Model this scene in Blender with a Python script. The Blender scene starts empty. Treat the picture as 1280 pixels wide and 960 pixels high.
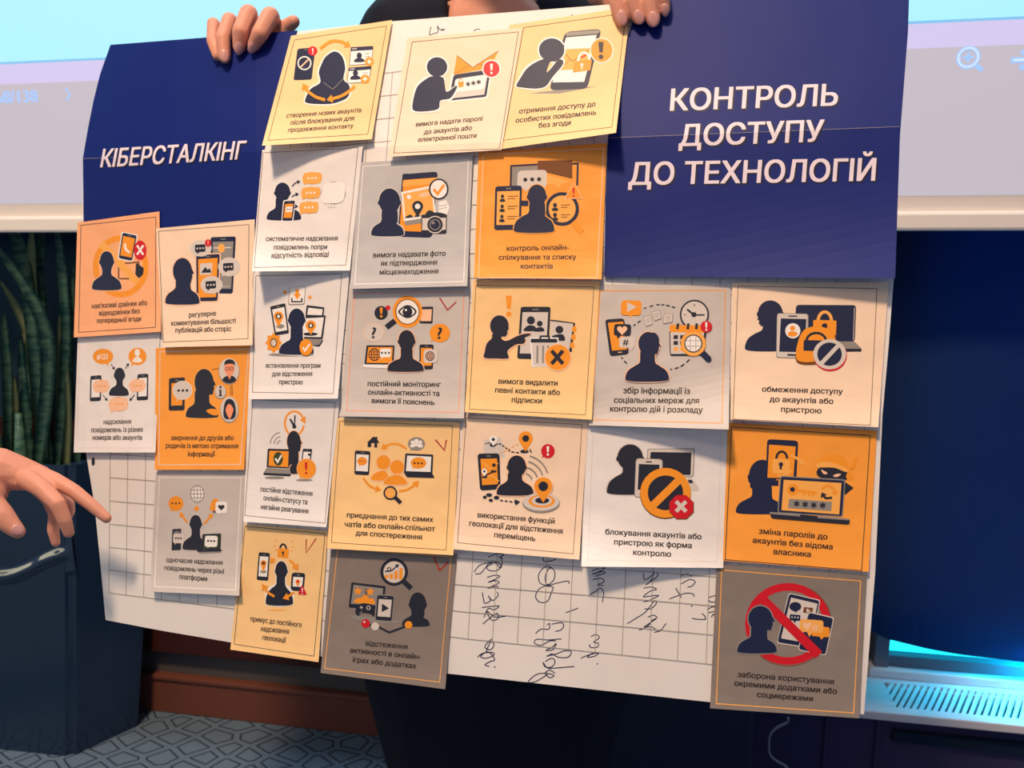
import bpy, bmesh, math, random
from mathutils import Vector, Matrix
from mathutils.geometry import tessellate_polygon, delaunay_2d_cdt, interpolate_bezier
import numpy as np
random.seed(7)
S = bpy.context.scene
COL = S.collection
# ---------------------------------------------------------------- camera
CAM_H, YAW, PITCH, F = 1.10, math.radians(10.3), math.radians(10.2), 1000.0
cam = bpy.data.cameras.new('camera'); camo = bpy.data.objects.new('camera', cam); COL.objects.link(camo)
camo.location = (0, 0, CAM_H); camo.rotation_euler = (math.pi/2-PITCH, 0, YAW)
cam.sensor_width = 36.0; cam.lens = 36.0*F/1280; cam.clip_start = 0.02
cam.dof.use_dof = True; cam.dof.focus_distance = 0.82; cam.dof.aperture_fstop = 8.0
S.camera = camo
# ---------------------------------------------------------------- world, lamps, exposure
S.view_settings.view_transform = 'Standard'; S.view_settings.look = 'None'
S.view_settings.gamma = 1.0; S.view_settings.exposure = 0.0; S.view_settings.use_curve_mapping = False
wd = bpy.data.worlds.new('world'); S.world = wd; wd.use_nodes = True
bg = wd.node_tree.nodes['Background']; bg.inputs[0].default_value = (0.26, 0.32, 0.56, 1); bg.inputs[1].default_value = 0.42

cy, sy = math.cos(YAW), math.sin(YAW)
cp, sp = math.cos(PITCH), math.sin(PITCH)
CAM = Vector((0, 0, CAM_H))
def W(lat, fwd, z): return Vector((lat*cy-fwd*sy, lat*sy+fwd*cy, z))       # room position from steps right, ahead, up
def ray(px, py):
    x, y = (px-640)/F, -(py-480)/F
    return W(x, cp+y*sp, -sp+y*cp)
def at(px, py, d): return CAM+ray(px, py)*d
def onY(px, py, Y):
    r = ray(px, py); return CAM+r*(Y/r.y)
def onZ(px, py, z):
    r = ray(px, py); return CAM+r*((z-CAM_H)/r.z)

def area(name, loc, target, size, energy, color, sizey=None):
    l = bpy.data.lights.new(name, 'AREA'); l.energy = energy; l.color = color; l.size = size
    if sizey: l.shape = 'RECTANGLE'; l.size_y = sizey
    o = bpy.data.objects.new(name, l); COL.objects.link(o); o.location = loc
    o.rotation_euler = (Vector(target)-Vector(loc)).to_track_quat('-Z', 'Y').to_euler(); return o
area('ceiling_key_fill_light', W(-0.64, -0.32, 3.50), W(0.1, 0.85, 0.95), 0.32, 82, (1.0, 0.70, 0.46))
area('ceiling_key_fill_light', W(-0.8, -1.6, 3.3), W(0.1, 0.85, 0.9), 0.8, 12, (1.0, 0.70, 0.48))  # weak unseen fill, added to soften the warm key
area('added_wash_light', (0.0, 1.12, 3.45), (0.0, 1.24, 0.8), 3.2, 22, (0.72, 0.84, 1.0), 0.12)  # unseen cool wash, added to brighten screen bar, leaves and floor
area('ridge_highlight_light', (-4.0, -0.8, 1.55), (-1.2, 1.3, 0.45), 3.0, 20, (1.0, 0.92, 0.6), 0.5)  # unseen light added to draw a yellow highlight on the planter ridge

# ---------------------------------------------------------------- materials
def lin(c):
    return tuple(((v/255)/12.92 if v/255 <= .04045 else ((v/255+.055)/1.055)**2.4) for v in c)
MATS = {}
def mat(name, rgb, rough=.6, spec=.3, metal=0, emit=None, es=1.0, bump=None, coat=0):
    if name in MATS: return MATS[name]
    m = bpy.data.materials.new(name); m.use_nodes = True; nt = m.node_tree; b = nt.nodes['Principled BSDF']
    b.inputs['Base Color'].default_value = (*lin(rgb), 1); b.inputs['Roughness'].default_value = rough
    b.inputs['Specular IOR Level'].default_value = spec; b.inputs['Metallic'].default_value = metal
    b.inputs['Coat Weight'].default_value = coat
    if emit: b.inputs['Emission Color'].default_value = (*lin(emit), 1); b.inputs['Emission Strength'].default_value = es
    if bump:
        sc, st, dist = bump
        tc = nt.nodes.new('ShaderNodeTexCoord'); n = nt.nodes.new('ShaderNodeTexNoise'); bp = nt.nodes.new('ShaderNodeBump')
        n.inputs['Scale'].default_value = sc; n.inputs['Detail'].default_value = 3
        bp.inputs['Strength'].default_value = st; bp.inputs['Distance'].default_value = dist
        nt.links.new(tc.outputs['Object'], n.inputs['Vector']); nt.links.new(n.outputs['Fac'], bp.inputs['Height'])
        nt.links.new(bp.outputs['Normal'], b.inputs['Normal'])
    MATS[name] = m; return m
PB = (9, .8, .011)
mat('paper_white', (240, 238, 238), .6, .25, bump=PB)
mat('sheet_white', (240, 238, 236), .6, .25, bump=(5, .6, .012))
mat('paper_cream', (255, 216, 160), .55, .25, bump=PB)
mat('paper_peach', (252, 226, 200), .55, .25, bump=PB)
mat('paper_amber', (255, 214, 152), .55, .25, bump=PB)
mat('paper_grey', (196, 196, 198), .5, .3, bump=PB)
mat('paper_stone', (208, 202, 198), .5, .3, bump=PB)
mat('paper_dark_grey', (140, 130, 124), .5, .3, bump=PB)
mat('paper_orange', (255, 168, 66), .5, .3, bump=PB)
mat('paper_salmon', (255, 184, 134), .5, .3, bump=PB)
mat('paper_navy', (10, 34, 116), .55, .2, bump=(4, .35, .012))
mat('ink_dark', (38, 42, 58), .5); mat('ink_navy', (30, 40, 74), .5)
mat('ink_orange', (252, 160, 44), .5); mat('ink_light_orange', (255, 184, 92), .5)
mat('ink_white', (250, 248, 246), .5); mat('ink_red', (214, 26, 44), .5)
mat('ink_grey', (150, 146, 142), .5); mat('ink_pale', (222, 214, 208), .5)
mat('ink_brown', (120, 70, 30), .5); mat('ink_peach', (255, 206, 170), .5)
mat('ink_skin', (255, 160, 120), .5); mat('ink_green', (60, 74, 40), .5)
mat('ink_lilac', (234, 224, 238), .5); mat('ink_text', (46, 38, 38), .5); mat('ink_shade', (16, 20, 44), .5)
mat('ink_rule', (176, 168, 160), .6); mat('ink_line', (110, 84, 66), .6)
mat('pen_blue', (44, 46, 84), .4); mat('pen_red', (176, 34, 30), .4)
CODE = dict(K='ink_dark', N='ink_navy', O='ink_orange', Y='ink_light_orange', W='ink_white', R='ink_red', G='ink_grey',
            L='ink_pale', B='ink_brown', P='ink_peach', S='ink_skin', E='ink_green', Z='ink_lilac', T='ink_text', H='ink_shade',
            U='ink_rule', V='ink_line', I='pen_blue', X='pen_red')

# ---------------------------------------------------------------- object helpers
def tag(o, label=None, cat=None, group=None, kind=None):
    if label: o['label'] = label
    if cat: o['category'] = cat
    if group: o['group'] = group
    if kind: o['kind'] = kind
    return o
def empty(name, loc=(0, 0, 0), rz=0):
    o = bpy.data.objects.new(name, None); o.empty_display_size = .05; COL.objects.link(o); o.location = loc; o.rotation_euler = (0, 0, rz); return o
def link(name, me, parent=None, loc=None):
    o = bpy.data.objects.new(name, me); COL.objects.link(o)
    if parent: o.parent = parent
    if loc is not None: o.location = loc
    return o
def mesh(name, bm, mats, parent=None, loc=None, smooth=False, origin=None):
    """origin: world point the mesh is measured from"""
    if origin is not None: bmesh.ops.translate(bm, verts=bm.verts, vec=-Vector(origin))
    me = bpy.data.meshes.new(name); bm.to_mesh(me); bm.free()
    for m in (mats if isinstance(mats, (list, tuple)) else [mats]): me.materials.append(MATS[m] if isinstance(m, str) else m)
    if smooth:
        for p in me.polygons: p.use_smooth = True
    return link(name, me, parent, loc)
def add_box(bm, lo, hi, bev=0, M=None, mi=0):
    b = bmesh.new(); bmesh.ops.create_cube(b, size=1)
    for v in b.verts: v.co = Vector([lo[i]+(v.co[i]+.5)*(hi[i]-lo[i]) for i in range(3)])
    if bev: bmesh.ops.bevel(b, geom=b.edges[:], offset=bev, segments=2, affect='EDGES', profile=.5)
    if M is not None: b.transform(M)
    for f in b.faces: f.material_index = mi
    t = bpy.data.meshes.new('tmp'); b.to_mesh(t); b.free(); bm.from_mesh(t); bpy.data.meshes.remove(t)
def add_prism(bm, loop, offs, mi=0):
    """closed solid from a loop of points and a list of offset vectors"""
    rings = [[bm.verts.new(Vector(p)+Vector(o)) for p in loop] for o in offs]
    n = len(loop)
    for a, b in zip(rings, rings[1:]):
        for i in range(n): bm.faces.new((a[i], a[(i+1) % n], b[(i+1) % n], b[i])).material_index = mi
    bm.faces.new(rings[0][::-1]).material_index = mi; bm.faces.new(rings[-1]).material_index = mi
def add_tube(bm, pts, rad, n=8):
    pts = [Vector(p) for p in pts]; rings = []
    for i, p in enumerate(pts):
        d = (pts[min(i+1, len(pts)-1)]-pts[max(i-1, 0)]).normalized()
        a = d.orthogonal().normalized() if i == 0 else (prev-d*prev.dot(d)).normalized()
        prev = a; b = d.cross(a); r = rad[i] if isinstance(rad, (list, tuple)) else rad
        rings.append([bm.verts.new(p+(a*math.cos(t*2*math.pi/n)+b*math.sin(t*2*math.pi/n))*r) for t in range(n)])
    for A, B in zip(rings, rings[1:]):
        for i in range(n): bm.faces.new((A[i], A[(i+1) % n], B[(i+1) % n], B[i]))
    bm.faces.new(rings[0][::-1]); bm.faces.new(rings[-1])
def catmull(pts, closed=True, k=6):
    out = []; n = len(pts)
    for i in range(n if closed else n-1):
        g = (lambda j: pts[j % n]) if closed else (lambda j: pts[max(0, min(n-1, j))])
        p0, p1, p2, p3 = g(i-1), g(i), g(i+1), g(i+2)
        for s in range(k):
            t = s/k
            out.append(tuple(.5*((2*b)+(c-a)*t+(2*a-5*b+4*c-d)*t*t+(-a+3*b-3*c+d)*t**3) for a, b, c, d in zip(p0, p1, p2, p3)))
    if not closed: out.append(tuple(pts[-1]))
    return out

# ================================================================ THE ROOM
WALL_Y = 1.566
m = mat('carpet', (80, 92, 104), .95, .1)
nt = m.node_tree; b = nt.nodes['Principled BSDF']
tc = nt.nodes.new('ShaderNodeTexCoord'); mp = nt.nodes.new('ShaderNodeMapping'); mp.inputs['Rotation'].default_value = (0, 0, .5); mp.inputs['Scale'].default_value = (15, 20, 1)
vo = nt.nodes.new('ShaderNodeTexVoronoi'); vo.feature = 'DISTANCE_TO_EDGE'; vo.voronoi_dimensions = '2D'; vo.inputs['Scale'].default_value = 1; vo.inputs['Randomness'].default_value = .5
cr = nt.nodes.new('ShaderNodeValToRGB'); cr.color_ramp.interpolation = 'LINEAR'
E4 = cr.color_ramp.elements; base, dark = (*lin((108, 130, 150)), 1), (*lin((44, 54, 70)), 1)
E4[0].position = .09; E4[0].color = base; E4[1].position = .12; E4[1].color = dark
e = E4.new(.155); e.color = dark; e = E4.new(.185); e.color = base
nz = nt.nodes.new('ShaderNodeTexNoise'); nz.inputs['Scale'].default_value = 240
bp = nt.nodes.new('ShaderNodeBump'); bp.inputs['Strength'].default_value = .5; bp.inputs['Distance'].default_value = .004
nt.links.new(tc.outputs['Object'], mp.inputs[0]); nt.links.new(mp.outputs[0], vo.inputs['Vector']); nt.links.new(vo.outputs['Distance'], cr.inputs[0])
nt.links.new(cr.outputs[0], b.inputs['Base Color']); nt.links.new(tc.outputs['Object'], nz.inputs['Vector']); nt.links.new(nz.outputs['Fac'], bp.inputs['Height']); nt.links.new(bp.outputs[0], b.inputs['Normal'])
bm = bmesh.new(); add_box(bm, (-3.2, -2.5, -.05), (3.2, WALL_Y+.1, 0)); tag(mesh('floor', bm, 'carpet'), kind='structure')
mat('wall_grey', (92, 88, 86), .8, .2); mat('wall_navy', (28, 58, 80), .8, .2); mat('wood_maroon', (66, 30, 26), .5, .3, bump=(3, .2, .003))
mat('wood_brown', (122, 72, 58), .5, .3, bump=(3, .2, .003)); mat('ceiling_white', (200, 196, 190), .9)
bm = bmesh.new(); add_box(bm, (-3.2, WALL_Y, 0), (3.2, WALL_Y+.1, 3.6)); tag(mesh('wall_back', bm, 'wall_grey'), kind='structure')
bm = bmesh.new(); add_box(bm, (-3.2, -2.5, 3.6), (3.2, WALL_Y+.1, 3.65)); tag(mesh('ceiling', bm, 'ceiling_white'), kind='structure')
bm = bmesh.new(); add_box(bm, (-3.2, WALL_Y-.016, 0), (3.2, WALL_Y, .088), .003); add_box(bm, (-3.2, WALL_Y-.022, .086), (3.2, WALL_Y, .098), .003)
tag(mesh('baseboard_back', bm, 'wood_brown'), kind='structure')
xl = onY(1085, 500, WALL_Y).x
bm = bmesh.new(); add_box(bm, (-3.2, WALL_Y-.03, .162), (.30, WALL_Y, .7), .003); tag(mesh('trim_1', bm, 'wood_maroon'), kind='structure')
bm = bmesh.new(); add_box(bm, (-3.2, WALL_Y-.008, .7), (.30, WALL_Y, 3.6)); tag(mesh('trim_2', bm, 'wall_navy'), kind='structure')

# ---- projector screen hanging in front of the wall
SY = 1.36
def zs(px, py): return onY(px, py, SY).z
z_bar0, z_bar1, z_b, z_a = CAM_H+.014, CAM_H+.047, CAM_H+.283, CAM_H+.318
SX0, SX1 = -2.1, 1.5
mat('screen_grey', (120, 118, 122), .8, .1, emit=(196, 190, 204), es=.80)
mat('screen_cyan', (120, 118, 122), .8, .1, emit=(150, 232, 255), es=1.0)
mat('screen_lavender', (120, 118, 122), .8, .1, emit=(208, 200, 246), es=.85)
mat('screen_blue', (120, 118, 122), .8, .1, emit=(96, 190, 240), es=.9)
mat('screen_icon', (120, 118, 122), .8, .1, emit=(140, 190, 255), es=1.0)
mat('screen_icon_pale', (120, 118, 122), .8, .1, emit=(206, 226, 255), es=1.0)
mat('screen_cloth', (232, 226, 220), .7, .2); mat('bar_white', (250, 244, 236), .4, .4)
scr = empty('projector_screen', ((SX0+SX1)/2, SY, z_bar0))
tag(scr, 'large projection screen with cyan and lilac projected page, hanging behind the poster', 'screen')
so = scr.location
bm = bmesh.new(); add_box(bm, (SX0, SY, z_bar1-.004), (SX1, SY+.004, 2.6)); mesh('screen_cloth', bm, 'screen_cloth', scr, origin=so)
bm = bmesh.new(); add_box(bm, (SX0-.02, SY-.012, z_bar0), (SX1+.02, SY+.014, z_bar1-.004), .005); mesh('bottom_bar', bm, 'bar_white', scr, origin=so)
def sheet(bm, x0, z0, x1, z1, y, mi): 
    f = bm.faces.new([bm.verts.new(p) for p in ((x0, y, z0), (x1, y, z0), (x1, y, z1), (x0, y, z1))]); f.material_index = mi
bm = bmesh.new(); y = SY-.0004
sheet(bm, SX0+.03, z_bar1+.02, SX1-.03, z_b, y, 0); sheet(bm, SX0+.03, z_b, SX1-.03, z_a, y, 2); sheet(bm, SX0+.03, z_a, SX1-.03, z_a+.004, y, 3); sheet(bm, SX0+.03, z_a+.004, SX1-.03, 2.5, y, 1)
mesh('projected_page', bm, ['screen_grey', 'screen_cyan', 'screen_lavender', 'screen_blue'], scr, origin=so)
def txt_mesh(s, shear=0, cache={}):
    k = (s, shear)
    if k in cache: return cache[k]
    c = bpy.data.curves.new('t', 'FONT'); c.body = s; c.resolution_u = 3; c.shear = shear
    o = bpy.data.objects.new('t', c); COL.objects.link(o)
    dg = bpy.context.evaluated_depsgraph_get(); cu = o.to_curve(dg); loops = []
    for sp in cu.splines:
        b = sp.bezier_points; n = len(b); pts = []
        for q in range(n):
            A, B = b[q], b[(q+1) % n]
            straight = (A.handle_right-A.co).cross(B.co-A.co).length < 1e-7 and (B.handle_left-B.co).cross(B.co-A.co).length < 1e-7
            seg = [A.co] if straight else interpolate_bezier(A.co, A.handle_right, B.handle_left, B.co, 5)[:-1]
            pts += [(v.x, v.y) for v in seg]
        pts = [v for q, v in enumerate(pts) if (Vector(v)-Vector(pts[q-1])).length > 1e-5]
        if len(pts) > 2: loops.append(pts)
    o.to_curve_clear()
    # plain stem for the capital dotted-i letter, with its neighbours closed up
    loops.sort(key=lambda l: min(v[0] for v in l)); sh = 0
    for q, l in enumerate(loops):
        x0, x1 = min(v[0] for v in l), max(v[0] for v in l); hgt = max(v[1] for v in l)
        if len(l) == 12 and x1-x0 < .36 and hgt > .70 and len({round(v[0], 2) for v in l}) == 4:
            m_ = (x0+x1)/2; w_ = x1-x0; loops[q] = [(m_-.047-sh-w_*.30, 0), (m_+.047-sh-w_*.30, 0), (m_+.047-sh-w_*.30, hgt), (m_-.047-sh-w_*.30, hgt)][::(1 if sum((l[t-1][0]-l[t][0])*(l[t-1][1]+l[t][1]) for t in range(len(l))) > 0 else -1)]; sh += w_*.58
        else: loops[q] = [(v[0]-sh, v[1]) for v in l]
    co, ed = [], []
    for l in loops: q = len(co); co += [Vector(v) for v in l]; ed += [(q+t, q+(t+1) % len(l)) for t in range(len(l))]
    V, _, T, *_r = delaunay_2d_cdt(co, ed, [], 0, 1e-6)
    V = np.array([tuple(v) for v in V]); T = np.array(T); C = V[T].mean(axis=1); wn = np.zeros(len(C), int)
    for l in loops:
        P0 = np.array(l); P1 = np.roll(P0, -1, 0)
        cr_ = (P1[None, :, 0]-P0[None, :, 0])*(C[:, None, 1]-P0[None, :, 1])-(C[:, None, 0]-P0[None, :, 0])*(P1[None, :, 1]-P0[None, :, 1])
        up = (P0[None, :, 1] <= C[:, None, 1]) & (P1[None, :, 1] > C[:, None, 1]) & (cr_ > 0); dn = (P0[None, :, 1] > C[:, None, 1]) & (P1[None, :, 1] <= C[:, None, 1]) & (cr_ < 0)
        wn += up.sum(1)-dn.sum(1)
    T = T[wn != 0]; vs = [tuple(v) for v in V]; fs = [tuple(int(x) for x in t) for t in T]
    bpy.data.objects.remove(o); bpy.data.curves.remove(c)
    cache[k] = (vs, fs, min(v.x for v in co), max(v.x for v in co)); return cache[k]
bm = bmesh.new(); vs, fs, a0, a1 = txt_mesh('68/138')
p0, p1 = onY(-4, 129, SY), onY(48, 128, SY); sc = (p1.x-p0.x)/(a1-a0)
for k, d in enumerate((-.03, 0, .03)):
    vv = [bm.verts.new((p0.x+(x+d-a0)*sc, SY-.001-k*.0001, p0.z+y*sc*.92)) for x, y in vs]
    for f in fs: bm.faces.new([vv[i] for i in f])
mesh('page_number', bm, 'screen_icon', scr, origin=so); bm = bmesh.new()
q = onY(85, 118, SY); r = .009
for s in (1, -1):
    pts = [(q.x-.006, q.z+s*.0115), (q.x-.002, q.z+s*.0115), (q.x+.007, q.z), (q.x+.003, q.z)]
    bm.faces.new([bm.verts.new((x, SY-.001, z)) for x, z in pts])
mesh('page_arrow', bm, 'screen_icon', scr, origin=so)
def ring2(bm, cx, cz, r0, r1, y, mi=0, n=32):
    A = [[bm.verts.new((cx+r*math.cos(i*2*math.pi/n), y, cz+r*math.sin(i*2*math.pi/n))) for i in range(n)] for r in (r0, r1)]
    for i in range(n): bm.faces.new((A[0][i], A[0][(i+1) % n], A[1][(i+1) % n], A[1][i])).material_index = mi
def bar2(bm, x0, z0, x1, z1, w, y, mi=0):
    d = Vector((x1-x0, z1-z0)).normalized(); n = Vector((-d.y, d.x))*w/2
    bm.faces.new([bm.verts.new((x, y, z)) for x, z in ((x0+n.x, z0+n.y), (x0-n.x, z0-n.y), (x1-n.x, z1-n.y), (x1+n.x, z1+n.y))]).material_index = mi
bm = bmesh.new(); q = onY(1210, 72, SY); y = SY-.001
ring2(bm, q.x, q.z, .0105, .0165, y); bar2(bm, q.x-.007, q.z, q.x+.007, q.z, .004, y); bar2(bm, q.x, q.z-.007, q.x, q.z+.007, .004, y); bar2(bm, q.x+.0115, q.z-.0115, q.x+.021, q.z-.019, .006, y)
ring2(bm, q.x, q.z, .0125, .0145, y-.0004, 1)
mesh('zoom_icon', bm, ['screen_icon', 'screen_icon_pale'], scr, origin=so); bm = bmesh.new()
q = onY(1279, 75, SY); bar2(bm, q.x-.017, q.z, q.x+.02, q.z, .008, y); bar2(bm, q.x-.004, q.z+.012, q.x+.012, q.z+.004, .007, y); bar2(bm, q.x-.004, q.z-.012, q.x+.012, q.z-.004, .007, y)
bar2(bm, q.x-.014, q.z, q.x+.018, q.z, .003, y-.0004, 1)
mesh('arrow_icon', bm, ['screen_icon', 'screen_icon_pale'], scr, origin=so)

# ---- window, curtain and bench with air grille on the right
mat('frame_grey', (104, 104, 116), .5, .3); mat('pane_sky', (20, 60, 70), .2, .5, emit=(30, 214, 250), es=2.2)
mat('bench_white', (222, 220, 224), .5, .3); mat('bench_navy', (60, 56, 92), .7, .2); mat('slot_dark', (24, 40, 60), .8, .1)
mat('curtain_navy', (40, 68, 116), .9, .1, bump=(6, .4, .02))
wx0 = onY(1091, 815, 1.55).x; wx1 = wx0+1.7; BZ = .267
win = empty('window_1', ((wx0+wx1)/2, 1.55, .27)); tag(win, kind='structure')
bm = bmesh.new()
add_box(bm, (wx0, 1.535, .284), (wx0+.026, 1.60, 2.3), .002); add_box(bm, (wx1-.03, 1.535, .284), (wx1, 1.60, 2.3), .002)
add_box(bm, (wx0+.02, 1.54, .284), (wx1, 1.60, .308), .002); add_box(bm, (wx0, 1.54, 2.26), (wx1, 1.60, 2.3), .002)
mesh('window_frame', bm, 'frame_grey', win, origin=win.location)
bm = bmesh.new(); add_box(bm, (wx0-.01, 1.525, BZ), (wx1, 1.59, .285), .003); mesh('window_ledge', bm, 'bench_white', win, origin=win.location)
bm = bmesh.new(); add_box(bm, (wx0+.026, 1.562, .306), (wx1-.03, 1.566, 2.27)); mesh('pane', bm, 'pane_sky', win, origin=win.location)
# curtain
HEM = [onY(px, py, 1.495) for px, py in ((1070, 778), (1092, 790), (1107, 798.5), (1130, 804), (1160, 811), (1200, 818), (1280, 828), (1400, 846), (1900, 915))]
def hem(x):
    for A, B in zip(HEM, HEM[1:]):
        if x <= B.x: return A.z+(B.z-A.z)*(x-A.x)/(B.x-A.x)
    return HEM[-1].z
cx0 = onY(1078, 600, 1.50).x; cx1 = cx0+1.5
bm = bmesh.new(); nx, nzz = 90, 24; G = []
for i in range(nx+1):
    x = cx0+(cx1-cx0)*i/nx; row = []
    for j in range(nzz+1):
        z0 = hem(x); z = z0+(2.3-z0)*(j/nzz); row.append(bm.verts.new((x, 1.495+(.001+.006*min(1, j/6))*math.sin(x*19+.6*math.sin(z*3))*(.4+.6*(1-j/nzz)), z)))
    G.append(row)
for i in range(nx):
    for j in range(nzz): bm.faces.new((G[i][j], G[i+1][j], G[i+1][j+1], G[i][j+1]))
bmesh.ops.solidify(bm, geom=bm.faces[:], thickness=.003)
tag(mesh('blackout_curtain', bm, 'curtain_navy', smooth=True, origin=(cx0, 1.495, hem(cx0))), 'dark navy blackout curtain drawn over the window right of the poster', 'curtain').location = (cx0, 1.495, hem(cx0))
# bench with grille
yf, yb = 1.404, 1.53; bx0 = onY(945, 900, yf).x; bx1 = 1.9
ben = empty('convector_bench', ((bx0+bx1)/2, yf, 0)); tag(ben, 'low white window bench with slotted air grille lit cyan from the window gap', 'bench'); bo = ben.location
gx0 = onZ(1113, 870, BZ).x; gx1 = bx1-.05; gy0, gy1 = 1.428, 1.512
bm = bmesh.new()
add_box(bm, (bx0, yf, BZ-.016), (bx1, gy0, BZ), .002); add_box(bm, (bx0, gy1, BZ-.016), (bx1, yb+.03, BZ), .002); add_box(bm, (bx0, gy0-.001, BZ-.016), (gx0, gy1+.001, BZ)); add_box(bm, (gx1, gy0-.001, BZ-.016), (bx1, gy1+.001, BZ))
mesh('bench_top', bm, 'bench_white', ben, origin=bo)
bm = bmesh.new(); p = gx0
p -= .036
while p < gx1-.06:
    # slats run slantwise across the opening
    sk = .045; add_prism(bm, [(p+.004, gy0, 0), (p+.0112, gy0, 0), (p+.0112+sk, gy1, 0), (p+.004+sk, gy1, 0)], [(0, 0, BZ-.014), (0, 0, BZ-.001)]); p += .0118
add_box(bm, (gx0, gy1-.012, BZ-.02), (gx1, gy1-.008, BZ-.004))
mesh('grille', bm, 'bench_white', ben, origin=bo)
bm = bmesh.new(); add_box(bm, (gx0, gy0, BZ-.07), (gx1, gy1, BZ-.05)); mesh('grille_duct', bm, 'slot_dark', ben, origin=bo)
bm = bmesh.new(); add_box(bm, (bx0, yf+.035, .10), (bx1, yf+.055, BZ-.016), .002)
for px in (1092, 1028): 
    x = onY(px, 935, yf+.035).x; add_box(bm, (x, yf+.028, .10), (x+.008, yf+.037, BZ-.018), .002)
mesh('front_panel', bm, 'bench_navy', ben, origin=bo)
bm = bmesh.new(); add_box(bm, (bx0, yf+.045, 0), (bx1, yf+.06, .10), .002); mesh('kick_board', bm, 'wood_maroon', ben, origin=bo)
area('window_gap_light', ((gx0+gx1)/2+.12, 1.524, .358), ((gx0+gx1)/2+.12, 1.45, .24), 1.15, 21.0, (.0, .55, 1.0), .012)
# cable dropping from the bench
bm = bmesh.new(); cpts = [onY(px, py, yf-.012+.001*k) for k, (px, py) in enumerate([(985, 897), (984, 903), (972, 909), (963, 918), (961, 932), (963, 944), (972, 952), (982, 958), (992, 972), (998, 1000)])]
add_tube(bm, catmull([tuple(p) for p in cpts], False, 5), .0022, 8)
mat('cable_grey', (150, 150, 168), .5)
tag(mesh('cable', bm, 'cable_grey', smooth=True, origin=cpts[0]), 'thin pale cable looping down in front of the bench', 'cable').location = cpts[0]
# dark case behind the person on the right
mat('case_navy', (22, 30, 56), .5, .3)
ca = W(.25, 1.29, 0); case = empty('equipment_case', ca, YAW); tag(case, 'dark navy equipment case on the floor between person and window bench', 'case')
bm = bmesh.new(); add_box(bm, (-.14, -.055, .03), (.165, .065, .50), .012); mesh('case_body', bm, 'case_navy', case)
bm = bmesh.new(); add_box(bm, (-.145, -.06, .50), (.17, .07, .53), .01); mesh('lid', bm, 'case_navy', case)
for sx in (-.10, .14):
    for s2 in (-.03, .045):
        bm = bmesh.new(); add_box(bm, (sx-.015, s2-.015, 0), (sx+.015, s2+.015, .032), .003); mesh('foot', bm, 'slot_dark', case)

# ---- tall planter and strap-leaved plant on the left
m = mat('planter_gloss', (34, 54, 80), .14, .6, bump=(2.2, .15, .04))
mat('soil', (40, 30, 24), .95, .1)
FLx, FRx, BRx = -1.95, -1.218, -1.137
tp, th = .085, .66
bot = [(-1.90, 1.345), (-1.218, 1.364), (-1.14, 1.50), (-1.83, 1.53)]
top = [(-1.98, 1.325), (-1.132, 1.345), (-1.05, 1.515), (-1.9, 1.545)]
pl = empty('planter', (-1.5, 1.44, 0)); tag(pl, 'tall glossy dark tapered planter on the carpet at the left', 'planter')
bm = bmesh.new(); rows = []
NZ = 1
def ringp(f, z, ins=0):
    c = Vector((sum(p[0] for p in bot)/4, sum(p[1] for p in bot)/4)); out = []
    for A, B in zip(bot, top):
        v = Vector((A[0]+(B[0]-A[0])*f, A[1]+(B[1]-A[1])*f)); v = v+(c-v).normalized()*ins; out.append(bm.verts.new((v.x, v.y, z)))
    return out
seq = [ringp(0, 0), ringp(1, th), ringp(1, th, .025), ringp(.9, th-.07, .03)]
for A, B in zip(seq, seq[1:]):
    for i in range(4): bm.faces.new((A[i], A[(i+1) % 4], B[(i+1) % 4], B[i]))
bm.faces.new(seq[0][::-1]); bm.faces.new(seq[-1])
bmesh.ops.bevel(bm, geom=[e for e in bm.edges if abs(e.verts[0].co.z-e.verts[1].co.z) > .3], offset=.012, segments=3, affect='EDGES')
mesh('planter_shell', bm, 'planter_gloss', pl, origin=pl.location)
# glossy ridge added across the front face, shaped to carry a bright highlight
bm = bmesh.new(); RID = [onY(px, py, 1.355) for px, py in ((-160, 735), (-60, 726), (0, 720), (22, 717), (42, 709), (58, 700), (76, 693), (93, 689))]
RID = catmull([tuple(q) for q in RID], False, 8); G = []
for k, q in enumerate(RID):
    am = .0105*min(1, (len(RID)-1-k)/9+.03)**.8; row = []
    for j in range(25):
        t = (j-12)/12; z = q[2]+t*.04; f = z/th; yy = 1.364+(1.345-1.364)*f+(q[0]+1.218)*.028
        row.append(bm.verts.new((q[0], yy-.0004-am*math.exp(-(t*3.0)**2)*(1 if abs(t) < 1 else 0), z)))
    G.append(row)
for A, B in zip(G, G[1:]):
    for j in range(24): bm.faces.new((A[j], B[j], B[j+1], A[j+1]))
mat('ridge_gloss', (34, 54, 80), .07, .8)
mesh('highlight_ridge', bm, 'ridge_gloss', pl, smooth=True, origin=pl.location)
bm = bmesh.new(); ringp_v = [(-1.93, 1.365, .59), (-1.19, 1.375, .59), (-1.10, 1.50, .59), (-1.87, 1.52, .59)]
add_prism(bm, ringp_v, [(0, 0, 0), (0, 0, .015)]); mesh('soil', bm, 'soil', pl, origin=pl.location)
m = mat('leaf_green', (44, 86, 72), .45, .4)
nt = m.node_tree; b = nt.nodes['Principled BSDF']; tc = nt.nodes.new('ShaderNodeTexCoord'); nz = nt.nodes.new('ShaderNodeTexNoise'); cr = nt.nodes.new('ShaderNodeValToRGB'); mp = nt.nodes.new('ShaderNodeMapping'); mp.inputs['Scale'].default_value = (6, 6, 22)
cr.color_ramp.elements[0].color = (*lin((40, 92, 92)), 1); cr.color_ramp.elements[1].color = (*lin((112, 156, 130)), 1); cr.color_ramp.elements[0].position = .35; cr.color_ramp.elements[1].position = .75
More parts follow.
